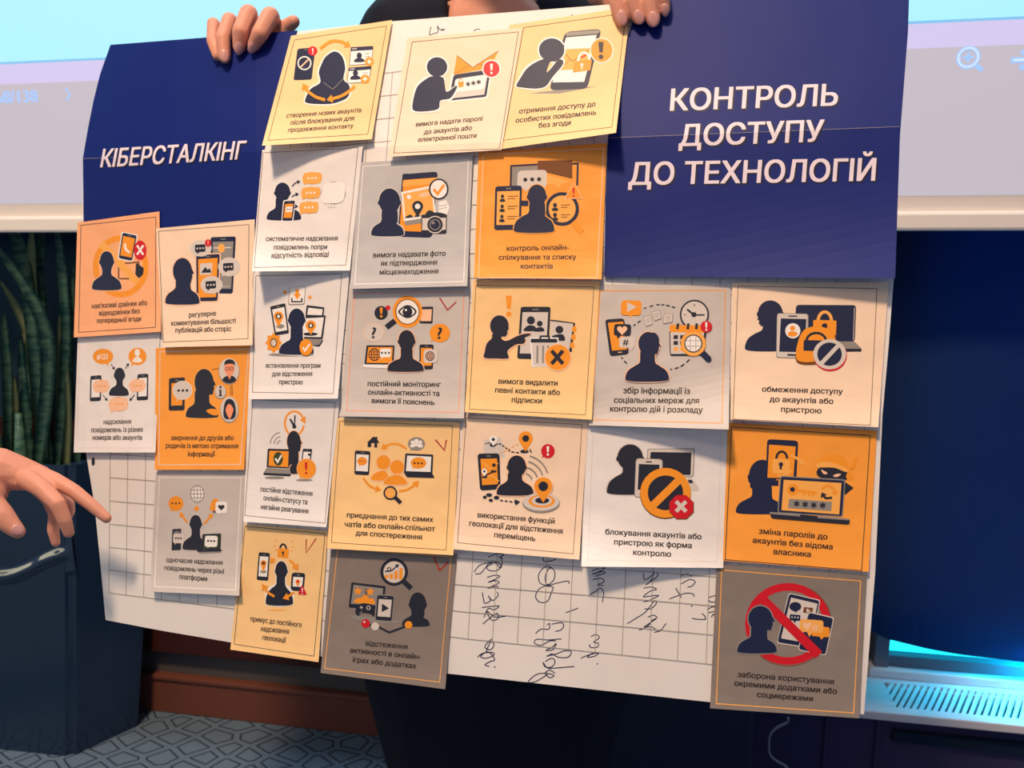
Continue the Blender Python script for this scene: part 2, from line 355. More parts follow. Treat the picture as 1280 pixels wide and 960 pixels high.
nt.links.new(tc.outputs['Object'], mp.inputs[0]); nt.links.new(mp.outputs[0], nz.inputs['Vector']); nt.links.new(nz.outputs['Fac'], cr.inputs[0]); nt.links.new(cr.outputs[0], b.inputs['Base Color'])
mat('leaf_pale', (150, 166, 124), .45, .4)
plant = empty('potted_plant', (-1.5, 1.43, .60)); tag(plant, 'tall dark green strap-leaved plant growing out of the glossy planter', 'plant')
def leaf(bm, base, mid, tip, w, tw, mi=0):
    pts = catmull([tuple(base), tuple(mid), tuple(tip)], False, 9); n = len(pts); L = []
    for i, p in enumerate(pts):
        t = i/(n-1); ww = w*min(1, .55+2.2*t)*(max(0, 1-t**3.2))**.8+.0006
        sx = Vector((math.cos(tw+t*.5), math.sin(tw+t*.5), 0)); f = Vector((-sx.y, sx.x, 0))
        P = Vector(p); L.append([bm.verts.new(P-sx*ww-f*ww*.25), bm.verts.new(P+f*ww*.12), bm.verts.new(P+sx*ww-f*ww*.25)])
    fs = []
    for A, B in zip(L, L[1:]):
        for k in (0, 1): fs.append(bm.faces.new((A[k], A[k+1], B[k+1], B[k])))
    for f in fs: f.material_index = mi
bm = bmesh.new()
LV = [(-10, 300, 60, 420, 45, 600, .02, 0), (40, 285, 42, 380, 60, 600, .016, 1), (0, 350, 38, 430, 55, 600, .013, 1), (70, 270, 84, 420, 70, 600, .018, 0), (25, 420, 32, 500, 40, 600, .012, 0),
      (55, 270, 40, 420, 30, 600, .020, 0), (92, 330, 88, 460, 84, 600, .013, 0), (75, 390, 76, 470, 74, 600, .011, 1), (5, 390, 12, 480, 14, 600, .022, 0), (0, 270, 30, 330, 62, 600, .017, 0),
      (28, 530, 29, 560, 30, 600, .008, 1), (110, 300, 104, 450, 96, 600, .016, 0), (-40, 330, -20, 470, 0, 600, .02, 0), (-60, 280, -40, 450, -15, 600, .018, 1), (60, 540, 64, 570, 60, 600, .009, 0), (48, 300, 58, 450, 58, 600, .015, 0),
      (18, 470, 22, 530, 24, 600, .013, 1), (130, 290, 118, 450, 104, 600, .016, 0), (-90, 300, -60, 450, -40, 600, .02, 0), (84, 460, 86, 530, 82, 600, .01, 1)]
for k, (tx, ty, mx, my, bx, by, w, mi) in enumerate(LV):
    Yd = 1.395+.1*((k*37) % 100)/100
    B0 = onY(bx, by, Yd); B0.z = .60; leaf(bm, B0, onY(mx, my, Yd+.01), onY(tx, ty, Yd-.0), w*.85, random.uniform(-.5, .5), mi)
bmesh.ops.solidify(bm, geom=bm.faces[:], thickness=.0012)
mesh('foliage', bm, ['leaf_green', 'leaf_pale'], plant, smooth=True, origin=plant.location)
bm = bmesh.new()
for px in (30, 58, 88, 0, -40): 
    B0 = onY(px, 600, 1.44); add_tube(bm, [(B0.x, 1.44, .59), (B0.x, 1.44, .66), (B0.x+.004, 1.44, .74)], [.014, .012, .006], 8)
mesh('stem', bm, 'leaf_green', plant, smooth=True, origin=plant.location)
# ================================================================ THE POSTER SURFACE
BASE = .75
CREASE_N = (.0391, 1.0, 202.1)          # crease line: .0391 x + y = 202.1
class Surf:
    """sheet shape: inverse distance, linear between fold lines"""
    def __init__(s, extra=(), lift=0.0):
        s.h = [(-1, 0, -d, -k) for d, k in ((320, .00006), (270, .00006), (220, .00007), (175, .00007), (140, .00007))]
        s.h.append((-CREASE_N[0], -CREASE_N[1], -CREASE_N[2], -.00020)); s.h += list(extra); s.lift = lift
    def r(s, x, y):
        v = 1+.00025*(x-1012)+.00008*(y-480)
        for nx, ny, d, k in s.h:
            t = nx*x+ny*y-d
            if t > 0: v += k*t
        return v+s.lift
    def P(s, x, y, off=0.0): return at(x, y, BASE/s.r(x, y)-off)
def liftr(m, rr=.9): return m*rr*rr/BASE
def cut(bm, surf):
    for nx, ny, d, k in surf.h:
        n = Vector((nx, ny, 0)); L = n.length
        bmesh.ops.bisect_plane(bm, geom=bm.verts[:]+bm.edges[:]+bm.faces[:], plane_co=n*(d/L/L), plane_no=n/L, dist=1e-4)
def paper(name, outline, surf, matname, parent=None, origin=None, thick=.0003):
    """a sheet of paper with real thickness, bent along its fold lines"""
    bm = bmesh.new(); bm.faces.new([bm.verts.new((x, y, 0)) for x, y in outline]); cut(bm, surf)
    bmesh.ops.triangulate(bm, faces=bm.faces[:])
    vs = [(v.co.x, v.co.y) for v in bm.verts]; bm.verts.index_update()
    fs = [[v.index for v in f.verts] for f in bm.faces]; be = [[v.index for v in e.verts] for e in bm.edges if e.is_boundary]; bm.free()
    b2 = bmesh.new(); T = [b2.verts.new(surf.P(x, y)) for x, y in vs]; Bk = [b2.verts.new(surf.P(x, y, -thick)) for x, y in vs]
    for f in fs:
        b2.faces.new([T[i] for i in f]); b2.faces.new([Bk[i] for i in reversed(f)])
    for a, b in be: b2.faces.new((T[a], T[b], Bk[b], Bk[a]))
    bmesh.ops.recalc_face_normals(b2, faces=b2.faces[:])
    o = mesh(name, b2, matname, parent, origin=origin)
    if parent is None: o.location = origin
    return o

# ---------------------------------------------------------------- printing on a sheet
class Art:
    STEP = .00001
    def __init__(s, crop=None, corners=None):
        s.x0, s.y0, s.k = crop if crop else (0, 0, 1); s.items = []; s.z = 0; s.ex, s.ey, s.asp = (1, 0), (0, 1), 1
        if corners:
            a, b, c, d = corners; w = math.hypot(b[0]-a[0], b[1]-a[1]); 
            ex = Vector(((b[0]-a[0]+c[0]-d[0]), (b[1]-a[1]+c[1]-d[1]))); ey = Vector((d[0]-a[0]+c[0]-b[0], d[1]-a[1]+c[1]-b[1]))
            s.asp = (ey.length/ex.length)/1.03; ex.normalize(); ey.normalize(); s.ex, s.ey = tuple(ex), tuple(ey)
    def px(s, p): return (s.x0+p[0]*s.k, s.y0+p[1]*s.k)
    def add(s, c, vs, fs): s.z += 1; s.items.append((c, [s.px(v) for v in vs], fs, s.z))
    # filled outline
    def P(s, c, pts, r=0):
        if r: pts = roundp(pts, r)
        s.add(c, pts, [tuple(t) for t in tessellate_polygon([[Vector((x, y, 0)) for x, y in pts]])])
    def S(s, c, pts, k=5): s.P(c, catmull(pts, True, k))
    def E(s, c, cx, cy, rx, ry=None, n=28): s.P(c, [(cx+rx*math.cos(i*2*math.pi/n), cy+(ry or rx)*math.sin(i*2*math.pi/n)) for i in range(n)])
    def R(s, c, cx, cy, rx, ry, w, a0=0, a1=360, n=32):
        """ring or arc, outer radii rx, ry"""
        vs = []; full = abs(a1-a0) >= 360
        for i in range(n+1):
            a = math.radians(a0+(a1-a0)*i/n); vs += [(cx+rx*math.cos(a), cy+ry*math.sin(a)), (cx+(rx-w)*math.cos(a), cy+(ry-w)*math.sin(a))]
        s.add(c, vs, [(2*i, 2*i+1, 2*i+3, 2*i+2) for i in range(n)])
    def L(s, c, pts, w, closed=False, smooth=False):
        if smooth: pts = catmull(pts, closed, 6)
        pts = list(pts)+([pts[0]] if closed else []); n = len(pts); vs = []
        for i, p in enumerate(pts):
            def d(a, b): v = Vector((b[0]-a[0], b[1]-a[1])); return v.normalized() if v.length > 1e-6 else Vector((1, 0))
            if closed and i in (0, n-1): d0, d1 = d(pts[-2], pts[-1]), d(pts[0], pts[1])
            else:
                d1 = d(p, pts[i+1]) if i < n-1 else d(pts[i-1], p); d0 = d(pts[i-1], p) if i else d1
            n0 = Vector((-d0.y, d0.x)); n1 = Vector((-d1.y, d1.x)); mm = n0+n1
            mm = mm*(1/max(.5, mm.dot(n1))) if mm.length > 1e-6 else n1
            vs += [(p[0]+mm.x*w/2, p[1]+mm.y*w/2), (p[0]-mm.x*w/2, p[1]-mm.y*w/2)]
        s.add(c, vs, [(2*i, 2*i+1, 2*i+3, 2*i+2) for i in range(n-1)])
    def loc(s, cx, cy, u, v): return (cx+u*s.ex[0]+v*s.ey[0], cy+u*s.ex[1]+v*s.ey[1])
    def Q(s, c, cx, cy, w, h, r=0, rot=0):
        a = math.radians(rot); ca, sa = math.cos(a), math.sin(a)
        s.P(c, [s.loc(cx, cy, u*ca-v*sa, u*sa+v*ca) for u, v in ((-w/2, -h/2), (w/2, -h/2), (w/2, h/2), (-w/2, h/2))], r)
    def phone(s, quad, fr='K', scr='W', b=(9, 22), r=12):
        """quad TL TR BR BL; b side and end borders"""
        s.P(fr, quad, r); a, bb, c, d = [Vector(q) for q in quad]
        w = (bb-a).length; h = (d-a).length; u, v = b[0]/w, b[1]/h
        f = lambda i, j: tuple((a*(1-i)+bb*i)*(1-j)+(d*(1-i)+c*i)*j)
        if scr: s.P(scr, [f(u, v), f(1-u, v), f(1-u, 1-v), f(u, 1-v)])
        s.L('G', [f(.4, v*.5), f(.6, v*.5)], max(2, b[1]*.18))
    def quad(s, qd, i, j):
        a, b, c, d = [Vector(q) for q in qd]; return tuple((a*(1-i)+b*i)*(1-j)+(d*(1-i)+c*i)*j)
    def dots(s, c, cx, cy, dx, r):
        for i in (-1, 0, 1): s.E(c, *s.loc(cx, cy, i*dx, 0), r, None, 10)
    def bubble(s, c, cx, cy, rx, ry, tail, rr=None, o=None):
        if o: s.bubble(o, cx, cy, rx+3, ry+3, tail)
        if rr is None: s.E(c, cx, cy, rx, ry)
        else: s.Q(c, cx, cy, 2*rx, 2*ry, rr)
        dx, dy = cx-tail[0], cy-tail[1]; m = .55; wx = rx*.3
        s.P(c, [tail, (cx-dx*.3-wx*(1 if dy else 0), cy-dy*.35), (cx-dx*.3+wx, cy-dy*.35)])
    def arrow(s, c, pts, w, hw, hl, smooth=True):
        pp = catmull(pts, False, 6) if smooth and len(pts) > 2 else list(pts)
        e = Vector(pp[-1]); d = (e-Vector(pp[max(0, len(pp)-4)])).normalized(); n = Vector((-d.y, d.x)); s.L(c, pp[:-1]+[tuple(e-d*hl*.5)] if len(pp) > 2 else [pp[0], tuple(e-d*hl*.5)], w)
        s.P(c, [tuple(e), tuple(e-d*hl+n*hw), tuple(e-d*hl-n*hw)])
    def bust(s, c, hx, hy, rx, ry, xl, xr, yt, yb, nk=None, face=0, halo='W', nx=None):
        """head and shoulders; face +1 right, -1 left, 0 front"""
        nx = hx if nx is None else nx; nk = nk or rx*.55
        def draw(c, g):
            s.E(c, hx, hy, rx+g, ry+g)
            w = xr-xl
            s.S(c, [(xl-g, yb-(yb-yt)*.22), (xl+w*.07-g, yt+(yb-yt)*.38-g), (xl+w*.22, yt+(yb-yt)*.12-g), (nx-nk*1.25-g, yt-(yb-yt)*.10-g), (nx-nk-g, hy+ry*.55), (nx+nk+g, hy+ry*.55), (nx+nk*1.25+g, yt-(yb-yt)*.10-g), (xr-w*.22, yt+(yb-yt)*.12-g), (xr-w*.07+g, yt+(yb-yt)*.38-g), (xr+g, yb-(yb-yt)*.22), (xr-w*.06, yb+g*.6), (xl+w*.5, yb+(yb-yt)*.06+g), (xl+w*.06, yb+g*.6)])
            if face:
                f = face
                s.P(c, [(hx+f*rx*.75, hy-ry*.55), (hx+f*(rx*1.02+g), hy-ry*.12), (hx+f*(rx*1.22+g), hy+ry*.18), (hx+f*(rx*1.02+g), hy+ry*.28), (hx+f*(rx*1.06+g), hy+ry*.5), (hx+f*(rx*.98+g), hy+ry*.62), (hx+f*rx*.9, hy+ry*.92+g), (hx+f*rx*.3, hy+ry*.9), (hx, hy)])
            elif rx > 30:
                for f in (-1, 1): s.E(c, hx+f*rx*.98, hy+ry*.12, rx*.12+g*.6, ry*.2+g*.6, 12)
        if halo: draw(halo, max(5, rx*.09))
        draw(c, 0)
    def T(s, c, body, cx, cy, h, bold=.02, asp=None):
        """small centred word, h = capital height"""
        vs, fs, a0, a1 = txt_mesh(body); k = h/.73; kk = k/(asp or s.asp)
        for u, v in ((-1, -.5), (1, -.5), (-1, .5), (1, .5)): s.add(c, [s.loc(cx, cy, (x+u*bold*.7-(a0+a1)/2)*kk, -(y+v*bold*.7-.365)*k) for x, y in vs], fs)
    def line(s, c, body, p0, p1, bold=.028, hs=1.0, cap=None):
        """text fitted between two baseline ends"""
        vs, fs, a0, a1 = txt_mesh(body); ex = Vector((p1[0]-p0[0], p1[1]-p0[1])); k = ex.length/(a1-a0); ex.normalize()
        ky = (cap/.73) if cap else k*s.asp*hs
        for u, v in ((-1, -.5), (1, -.5), (-1, .5), (1, .5)):
            s.add(c, [(p0[0]+ex.x*(x+u*bold-a0)*k-s.ey[0]*(y+v*bold)*ky, p0[1]+ex.y*(x+u*bold-a0)*k-s.ey[1]*(y+v*bold)*ky) for x, y in vs], fs)
    def pin(s, c, cx, cy, r, h, hole='K', hr=.42):
        pts = [(cx+r*math.cos(math.radians(a)), cy+r*math.sin(math.radians(a))) for a in range(150, 391, 12)]
        s.P(c, pts+[(cx, cy+h)]); s.E(hole, cx, cy, r*hr, None, 14)
    def lens(s, c, cx, cy, r, w, hx, hy, hw, fill=None, handle=None):
        d = Vector((hx-cx, hy-cy)).normalized(); s.L(handle or c, [(cx+d.x*r*.95, cy+d.y*r*.95), (hx, hy)], hw)
        if fill: s.E(fill, cx, cy, r-w*.5)
        s.R(c, cx, cy, r, r, w)
    def lock(s, c, cx, cy, w, h, sh='K', hole='K', lw=None):
        lw = lw or w*.16
        s.R(sh, cx, cy-h*.45, w*.36, h*.62, lw, 180, 360); s.Q(c, cx, cy, w, h, w*.1)
        if hole: s.E(hole, cx, cy-h*.08, w*.11, None, 12); s.Q(hole, cx, cy+h*.14, w*.1, h*.3)
    def globe(s, c, cx, cy, rx, ry, w, fill=None):
        if fill: s.E(fill, cx, cy, rx, ry)
        s.R(c, cx, cy, rx, ry, w); s.R(c, cx, cy, rx*.55, ry, w*.8)
        s.L(c, [(cx, cy-ry), (cx, cy+ry)], w*.8)
        for t in (-.42, 0, .42): q = math.sqrt(1-t*t); s.L(c, [(cx-rx*q, cy+t*ry), (cx+rx*q, cy+t*ry)], w*.8)
    def excl(s, c, cx, cy, h, w):
        s.P(c, [(cx-w*.5, cy-h*.5), (cx+w*.5, cy-h*.5), (cx+w*.32, cy+h*.15), (cx-w*.32, cy+h*.15)]); s.E(c, cx, cy+h*.4, w*.45, None, 12)
    def check(s, c, cx, cy, r, w): s.L(c, [(cx-r*.5, cy), (cx-r*.1, cy+r*.42), (cx+r*.55, cy-r*.45)], w)
    def cross(s, c, cx, cy, r, w, ry=None):
        ry = ry or r
        s.L(c, [(cx-r, cy-ry), (cx+r, cy+ry)], w); s.L(c, [(cx+r, cy-ry), (cx-r, cy+ry)], w)
    def stars(s, c, pts, r, w):
        for x, y in pts:
            for t in (90, 30, -30): u = math.radians(t); s.L(c, [(x-r*math.cos(u), y-r*math.sin(u)), (x+r*math.cos(u), y+r*math.sin(u))], w)
    def heart(s, c, cx, cy, r):
        s.P(c, [(cx, cy+r)]+[(cx+r*(16*math.sin(t)**3)/16, cy-r*(13*math.cos(t)-5*math.cos(2*t)-2*math.cos(3*t)-math.cos(4*t))/16) for t in [math.pi+i*math.pi/10 for i in range(1, 20)]])
    def frame(s, c, corners, w): s.L(c, corners, w, closed=True)
    def build(s, name, surf, parent, origin, off=.00005):
        bm = bmesh.new(); cs = []
        for c, vs, fs, z in s.items:
            if c not in cs: cs.append(c)
            V = [bm.verts.new((x, y, z*Art.STEP)) for x, y in vs]
            for f in fs:
                try: bm.faces.new([V[i] for i in f]).material_index = cs.index(c)
                except ValueError: pass
        cut(bm, surf)
        for v in bm.verts: v.co = surf.P(v.co.x, v.co.y, off+v.co.z)
        c0 = CAM
        bm.normal_update()
        for f in bm.faces:
            if f.normal.dot(f.calc_center_median()-c0) > 0: f.normal_flip()
        return mesh(name, bm, [CODE[c] for c in cs], parent, origin=origin)
def roundp(pts, r, k=4):
    out = []; n = len(pts)
    for i in range(n):
        p = Vector(pts[i]); a = Vector(pts[i-1])-p; b = Vector(pts[(i+1) % n])-p
        q = min(r, a.length*.48, b.length*.48); A = p+a.normalized()*q; B = p+b.normalized()*q
        for t in range(k+1): t /= k; out.append(tuple(A*(1-t)**2+p*2*t*(1-t)+B*t*t))
    return out

# ---------------------------------------------------------------- squared sheet, headers
S0 = Surf()
POST = [(138, 57), (365, 40), (485, 27), (757, 6), (800, 1), (1136, -24), (1134, 40), (1124, 170), (1117, 349), (1111, 430), (1103, 520), (1094, 715), (1080, 893), (900, 879), (720, 859.5), (560, 842), (430, 825), (300, 805), (200, 788), (132, 775),
        (125, 700), (118, 630), (108, 570), (100, 420), (103, 285), (104, 198), (117, 125), (125, 93)]
PO = S0.P(620, 450)
poster = paper('poster', POST, S0, 'sheet_white', None, PO)
tag(poster, 'large white squared flipchart poster held up by the person, covered with cards', 'poster')
def homog(src, dst):
    import numpy as np
    A = []
    for (u, v), (x, y) in zip(src, dst): A += [[u, v, 1, 0, 0, 0, -u*x, -v*x, x], [0, 0, 0, u, v, 1, -u*y, -v*y, y]]
    A = np.array(A, float); h = np.linalg.solve(A[:, :8], A[:, 8]); 
    return lambda u, v: ((h[0]*u+h[1]*v+h[2])/(h[6]*u+h[7]*v+1), (h[3]*u+h[4]*v+h[5])/(h[6]*u+h[7]*v+1))
gl = homog([(0, 0), (0, 5), (18, 2), (18, 5)], [(137.5, 597), (136, 741), (591, 699), (585, 798.6)])
gr = homog([(18, 2), (18, 5), (27, 2), (27, 5)], [(591, 699), (585, 798.6), (886.5, 720.4), (882.5, 829.6)])
def inside(p, poly):
    c = False; n = len(poly)
    for i in range(n):
        a, b = poly[i], poly[i-1]
        if (a[1] > p[1]) != (b[1] > p[1]) and p[0] < (b[0]-a[0])*(p[1]-a[1])/(b[1]-a[1])+a[0]: c = not c
    return c
a = Art()
def gpt(i, j): return gl(i, j) if i <= 18 else gr(i, j)
def gtop(i, j): return gr(i, j)
for i in range(0, 33):
    fn = gpt
    js = [j for j in range(-18 if i >= 9 else -6, 6)]
    f2 = gr if i > 11 else gl
    pts = [f2(i, j) for j in js]; pts = [p for p in pts if inside(p, POST)]
    if len(pts) > 1: a.L('U', [pts[0], pts[-1]], .9)
for j in range(-18, 6):
    pts = [gpt(i, j) for i in range(0, 19)] if j > -6 else []
    pts = [p for p in pts if inside(p, POST)]
    if len(pts) > 1: a.L('U', pts, .9)
    pts = [gr(i, j) for i in range(9 if j < -5 else 18, 33)]; pts = [p for p in pts if inside(p, POST)]
    if len(pts) > 1: a.L('U', pts, .9)
a.build('printed_squares', S0, poster, PO)
a = Art(); a.E('K', 116.5, 577, 2.2, 5.4); a.build('punched_hole', S0, poster, PO)
# sideways handwriting in pen
a = Art((555, 680, .2695))
HW = [[(205, 62), (235, 48), (262, 45), (278, 50), (258, 62), (272, 66)], [(140, 130), (165, 100), (215, 85), (255, 88), (262, 108), (240, 125), (205, 120), (200, 98), (235, 85), (262, 112), (270, 78), (262, 60)], [(145, 138), (170, 136), (195, 108), (225, 92)],
      [(200, 155), (235, 145), (258, 150), (235, 165), (205, 178), (240, 170), (255, 180), (225, 195), (205, 205), (245, 196), (252, 205)], [(178, 225), (182, 250), (190, 275), (215, 262), (205, 240), (225, 262), (250, 240), (246, 222)], [(175, 295), (215, 290), (255, 288), (232, 305), (205, 300), (185, 340)], [(180, 372), (205, 350), (245, 322), (250, 345), (225, 355), (205, 330), (200, 312), (235, 338), (285, 335)],
      [(222, 440), (200, 460), (190, 480), (215, 490), (232, 470), (220, 450), (205, 475), (195, 500)], [(155, 525), (185, 505), (230, 505), (225, 520), (190, 530), (170, 520), (205, 500), (235, 535), (215, 545), (190, 560), (210, 568)], [(233, 570), (238, 571)],
      [(458, 62), (465, 80), (490, 80), (520, 70)], [(500, 110), (470, 105), (440, 140), (445, 180), (480, 190), (510, 165), (512, 125), (490, 112), (470, 150), (480, 190), (530, 180), (575, 172), (580, 185)], [(480, 190), (440, 210), (425, 245), (445, 270), (480, 265), (498, 225), (505, 200), (470, 195)], [(565, 318), (590, 310), (622, 297)],
      [(478, 375), (490, 370), (485, 395), (450, 395), (425, 415)], [(500, 372), (545, 365), (555, 380), (540, 400), (515, 405)], [(545, 440), (480, 445), (430, 442), (420, 460), (450, 470), (490, 450), (520, 450)], [(475, 490), (500, 480), (520, 462), (505, 490), (470, 495)], [(475, 520), (520, 510), (560, 495), (590, 500), (575, 525), (530, 525), (500, 510), (480, 522)], [(470, 545), (500, 530), (515, 545), (500, 570), (470, 570), (460, 550), (480, 575), (520, 575), (605, 568)], [(515, 600), (490, 585), (470, 600), (490, 620), (510, 610), (475, 600), (430, 605), (390, 640), (425, 638), (480, 605)],
      [(685, 125), (715, 115), (748, 112), (715, 130), (690, 140), (735, 128), (745, 135), (700, 150)], [(690, 165), (730, 160), (742, 175), (712, 190), (740, 192)], [(675, 235), (700, 222), (725, 205), (740, 225), (735, 270)], [(682, 430), (705, 420), (720, 435), (695, 455), (715, 460), (712, 478), (680, 480), (675, 465)], [(635, 530), (670, 515), (715, 505), (700, 520), (665, 525), (690, 505)], [(709, 555), (713, 557)],
      [(925, 135), (930, 165), (960, 150), (975, 130), (960, 170), (935, 190), (990, 150), (985, 135)], [(925, 205), (960, 200), (985, 210), (955, 220), (925, 245), (965, 240), (995, 240), (950, 262), (925, 268)], [(850, 370), (890, 345), (935, 315), (975, 265), (985, 275), (960, 300), (930, 300)], [(905, 400), (945, 380), (965, 355), (985, 345), (950, 370), (930, 385), (965, 385), (985, 400)], [(975, 410), (1005, 400), (1030, 368)], [(945, 340), (970, 330), (990, 340)],
      [(1100, 145), (1130, 140), (1150, 150)], [(1100, 185), (1140, 165), (1165, 175), (1150, 195), (1130, 200)], [(1045, 255), (1085, 240), (1125, 228), (1155, 232), (1160, 245)], [(1075, 205), (1090, 230), (1100, 250)], [(1147, 287), (1152, 289)],
      [(1150, 345), (1185, 350), (1215, 350)], [(1195, 322), (1210, 335), (1212, 350)], [(1225, 250), (1260, 240), (1275, 262), (1240, 270), (1225, 258)], [(1220, 305), (1250, 290), (1258, 310), (1225, 318)], [(1240, 340), (1250, 325), (1258, 340)]]
cols = {}
for st in HW:
    mx = sum(q[0] for q in st)/len(st); cols.setdefault(0 if mx < 320 else 1 if mx < 625 else 2 if mx < 780 and st[0][1] < 400 else 5 if mx < 780 else 3 if mx < 1035 else 4, []).append(st)
for sts in cols.values():
    a = Art((555, 680, .2695))
    for st in sts: a.L('I', st, 4.6 if len(st) > 2 else 9, smooth=True)
    a.build('handwriting', S0, poster, PO)
for st in [[(372, 125), (365, 163), (385, 158), (405, 150), (402, 122), (412, 138), (436, 138), (420, 145)], [(572, 146), (590, 137), (604, 141)], [(1032, 72), (1038, 74)]]:
    a = Art((440, 0, .2656)); a.L('I', st, 4 if len(st) > 2 else 9, smooth=True); a.build('pen_mark', S0, poster, PO)
a = Art((80, 410, .1875)); a.E('K', 598, 97, 16, 5); a.build('ink_spot', S0, poster, PO)

def curl_folds(C, amount, side=0, start=.55):
    """the bottom edge lifts off in gentle bends; side +1 / -1 lifts one corner most"""
    TL, TR, BR, BL = [Vector(q) for q in C]; hs = []; span = 1-start
    for fr in [start+span*.11*q for q in range(8)]:
        fl, fr_ = fr+span*.55*max(0, side), fr+span*.55*max(0, -side)
        A = TL+(BL-TL)*fl; B = TR+(BR-TR)*fr_; d = (B-A).normalized(); n = Vector((-d.y, d.x))
        H = ((BR if side > 0 else BL)-A).dot(n); hs.append((n.x, n.y, n.dot(A), liftr(amount*.2)/H))
    return hs
def header(outline, curl, label, lines, cornersdef, fold):
    sf = Surf(curl, liftr(.0006)); o0 = sf.P(sum(p[0] for p in outline)/len(outline), sum(p[1] for p in outline)/len(outline))
    h = paper('header_sheet', outline, sf, 'paper_navy', None, o0)
    tag(h, label, 'header sheet', 'dark blue header sheets at the top of the poster')
    a = Art((0, 0, 1), cornersdef)
    for body, p0, p1, cap in lines:
        a.line('H', body, (p0[0]+1.4, p0[1]+1.4), (p1[0]+1.4, p1[1]+1.4), .040, cap=cap)
    for body, p0, p1, cap in lines: a.line('Z', body, p0, p1, .022, cap=cap)
    a.build('title_lettering', sf, h, o0)
    a = Art(); a.L('G', fold, .5); a.build('fold_crease', sf, h, o0)
    return h
header([(138, 56), (372, 38), (345, 120), (331, 185), (319, 285), (104.5, 285), (103.5, 198), (110, 160), (117, 125), (125, 93)], [], 'smaller dark blue header sheet with one white title line, upper left',
       [('КІБЕРСТАЛКІНГ', (125.5, 209), (304, 198.5), 23)], [(138, 56), (372, 38), (319, 285), (104, 285)], [(104, 198.2), (180, 195.0)])
header([(800, 0), (1137, -25), (1135, 40), (1125, 170), (1119, 348), (755, 346), (757, 250), (760, 172), (780, 60)], curl_folds([(780, -12), (1137, -25), (1119, 348), (755, 346)], .016, 1, .62), 'larger dark blue header sheet with three white title lines, upper right',
       [('КОНТРОЛЬ', (838, 138), (1046, 131.5), 27), ('ДОСТУПУ', (849, 182.5), (1028, 176.5), 27), ('ДО ТЕХНОЛОГІЙ', (786, 231), (1093, 225.5), 28)], [(790, -12), (1137, -25), (1119, 348), (755, 346)], [(762, 172.3), (900, 166.9), (1124, 158.2)])
# ================================================================ THE CARDS
CAT = 'card'; GRP = 'illustrated message cards stuck on the poster'
def card(crop, corners, paperm, layer, border, label, lines, draw, curl=0, bw=3.5, bm_=.045, tick=None, inset=None):
    k = crop[2]; C = [(crop[0]+x*k, crop[1]+y*k) for x, y in corners]
    TL, TR, BR, BL = C
    hs = []
    if curl:
        am, side = curl if isinstance(curl, tuple) else (curl, 0); hs = curl_folds(C, am, side)
    sf = Surf(hs, liftr(.0007+.00055*layer)); o0 = sf.P((TL[0]+BR[0])/2, (TL[1]+BR[1])/2)
    c = paper('message_card', C, sf, paperm, None, o0); tag(c, label, CAT, GRP)
    a = Art(crop, corners); g = Art(crop, corners)
    ins = inset or [a.quad(corners, u, v) for u, v in ((bm_, bm_), (1-bm_, bm_), (1-bm_, 1-bm_), (bm_, 1-bm_))]
    g.frame(border, ins, bw); g.build('printed_border', sf, c, o0)
    draw(a); a.build('illustration', sf, c, o0)
    t = Art(crop, corners)
    for body, x0, y0, x1, y1 in lines: t.line('T', body, (x0, y0), (x1, y1))
    t.build('caption', sf, c, o0)
    if tick:
        t = Art(crop, corners); t.L('X', tick, 9); o = t.build('pen_tick', sf, c, o0); o['label'] = 'red pen tick'
    return c
cA, cB = (320, 0, .265625), (620, 0, .265625)
def d1(a):
    a.phone([(195, 230), (280, 222), (262, 375), (176, 378)], 'N', None, (6, 14), 10); a.R('W', 228, 297, 33, 33, 6); a.L('P', [(208, 318), (250, 276)], 7)
    a.E('R', 267, 240, 22); a.excl('W', 267, 240, 26, 7)
    a.S('W', [(325, 262), (370, 234), (412, 262), (428, 320), (420, 372), (450, 402), (443, 455), (405, 482), (340, 497), (236, 490), (228, 455), (255, 410), (294, 385), (288, 340), (302, 300)])
    a.S('N', [(330, 265), (370, 242), (405, 265), (420, 320), (412, 372), (440, 405), (435, 452), (400, 476), (340, 490), (240, 485), (235, 458), (260, 416), (302, 388), (296, 340), (310, 298)])
    a.L('G', [(318, 388), (345, 408), (360, 420), (378, 405), (408, 372)], 2.5)
    for q, bx in (([(447, 222), (552, 216), (543, 300), (440, 308)], (486, 270)), ([(437, 318), (543, 310), (530, 386), (428, 392)], (468, 352))):
        a.P('W', q, 6); a.P('N', [a.quad(q, 0, 0), a.quad(q, 1, 0), a.quad(q, 1, .22), a.quad(q, 0, .22)], 3); a.dots('W', *a.quad(q, .16, .1), 8, 3)
        a.L('N', [a.quad(q, 0, .1), a.quad(q, 0, 1), a.quad(q, 1, 1), a.quad(q, 1, .1)], 2.5)
        a.E('N', bx[0], bx[1]-8, 12, 15); a.S('N', [(bx[0]-24, bx[1]+22), (bx[0]-14, bx[1]+5), (bx[0]+14, bx[1]+5), (bx[0]+24, bx[1]+20)])
        for t in (.42, .58): a.L('G', [a.quad(q, .66, t), a.quad(q, .9, t)], 3)
    for x, y in ((533, 290), (513, 372)): a.E('O', x, y, 21); a.L('W', [(x-11, y), (x+11, y)], 6); a.L('W', [(x, y-11), (x, y+11)], 6)
    a.arrow('O', [(302, 230), (350, 196), (400, 196), (445, 220)], 14, 20, 26); a.arrow('O', [(325, 470), (280, 455), (240, 425), (220, 392)], 14, 20, 28); a.arrow('O', [(465, 405), (430, 435), (390, 456), (332, 470)], 14, 20, 28)
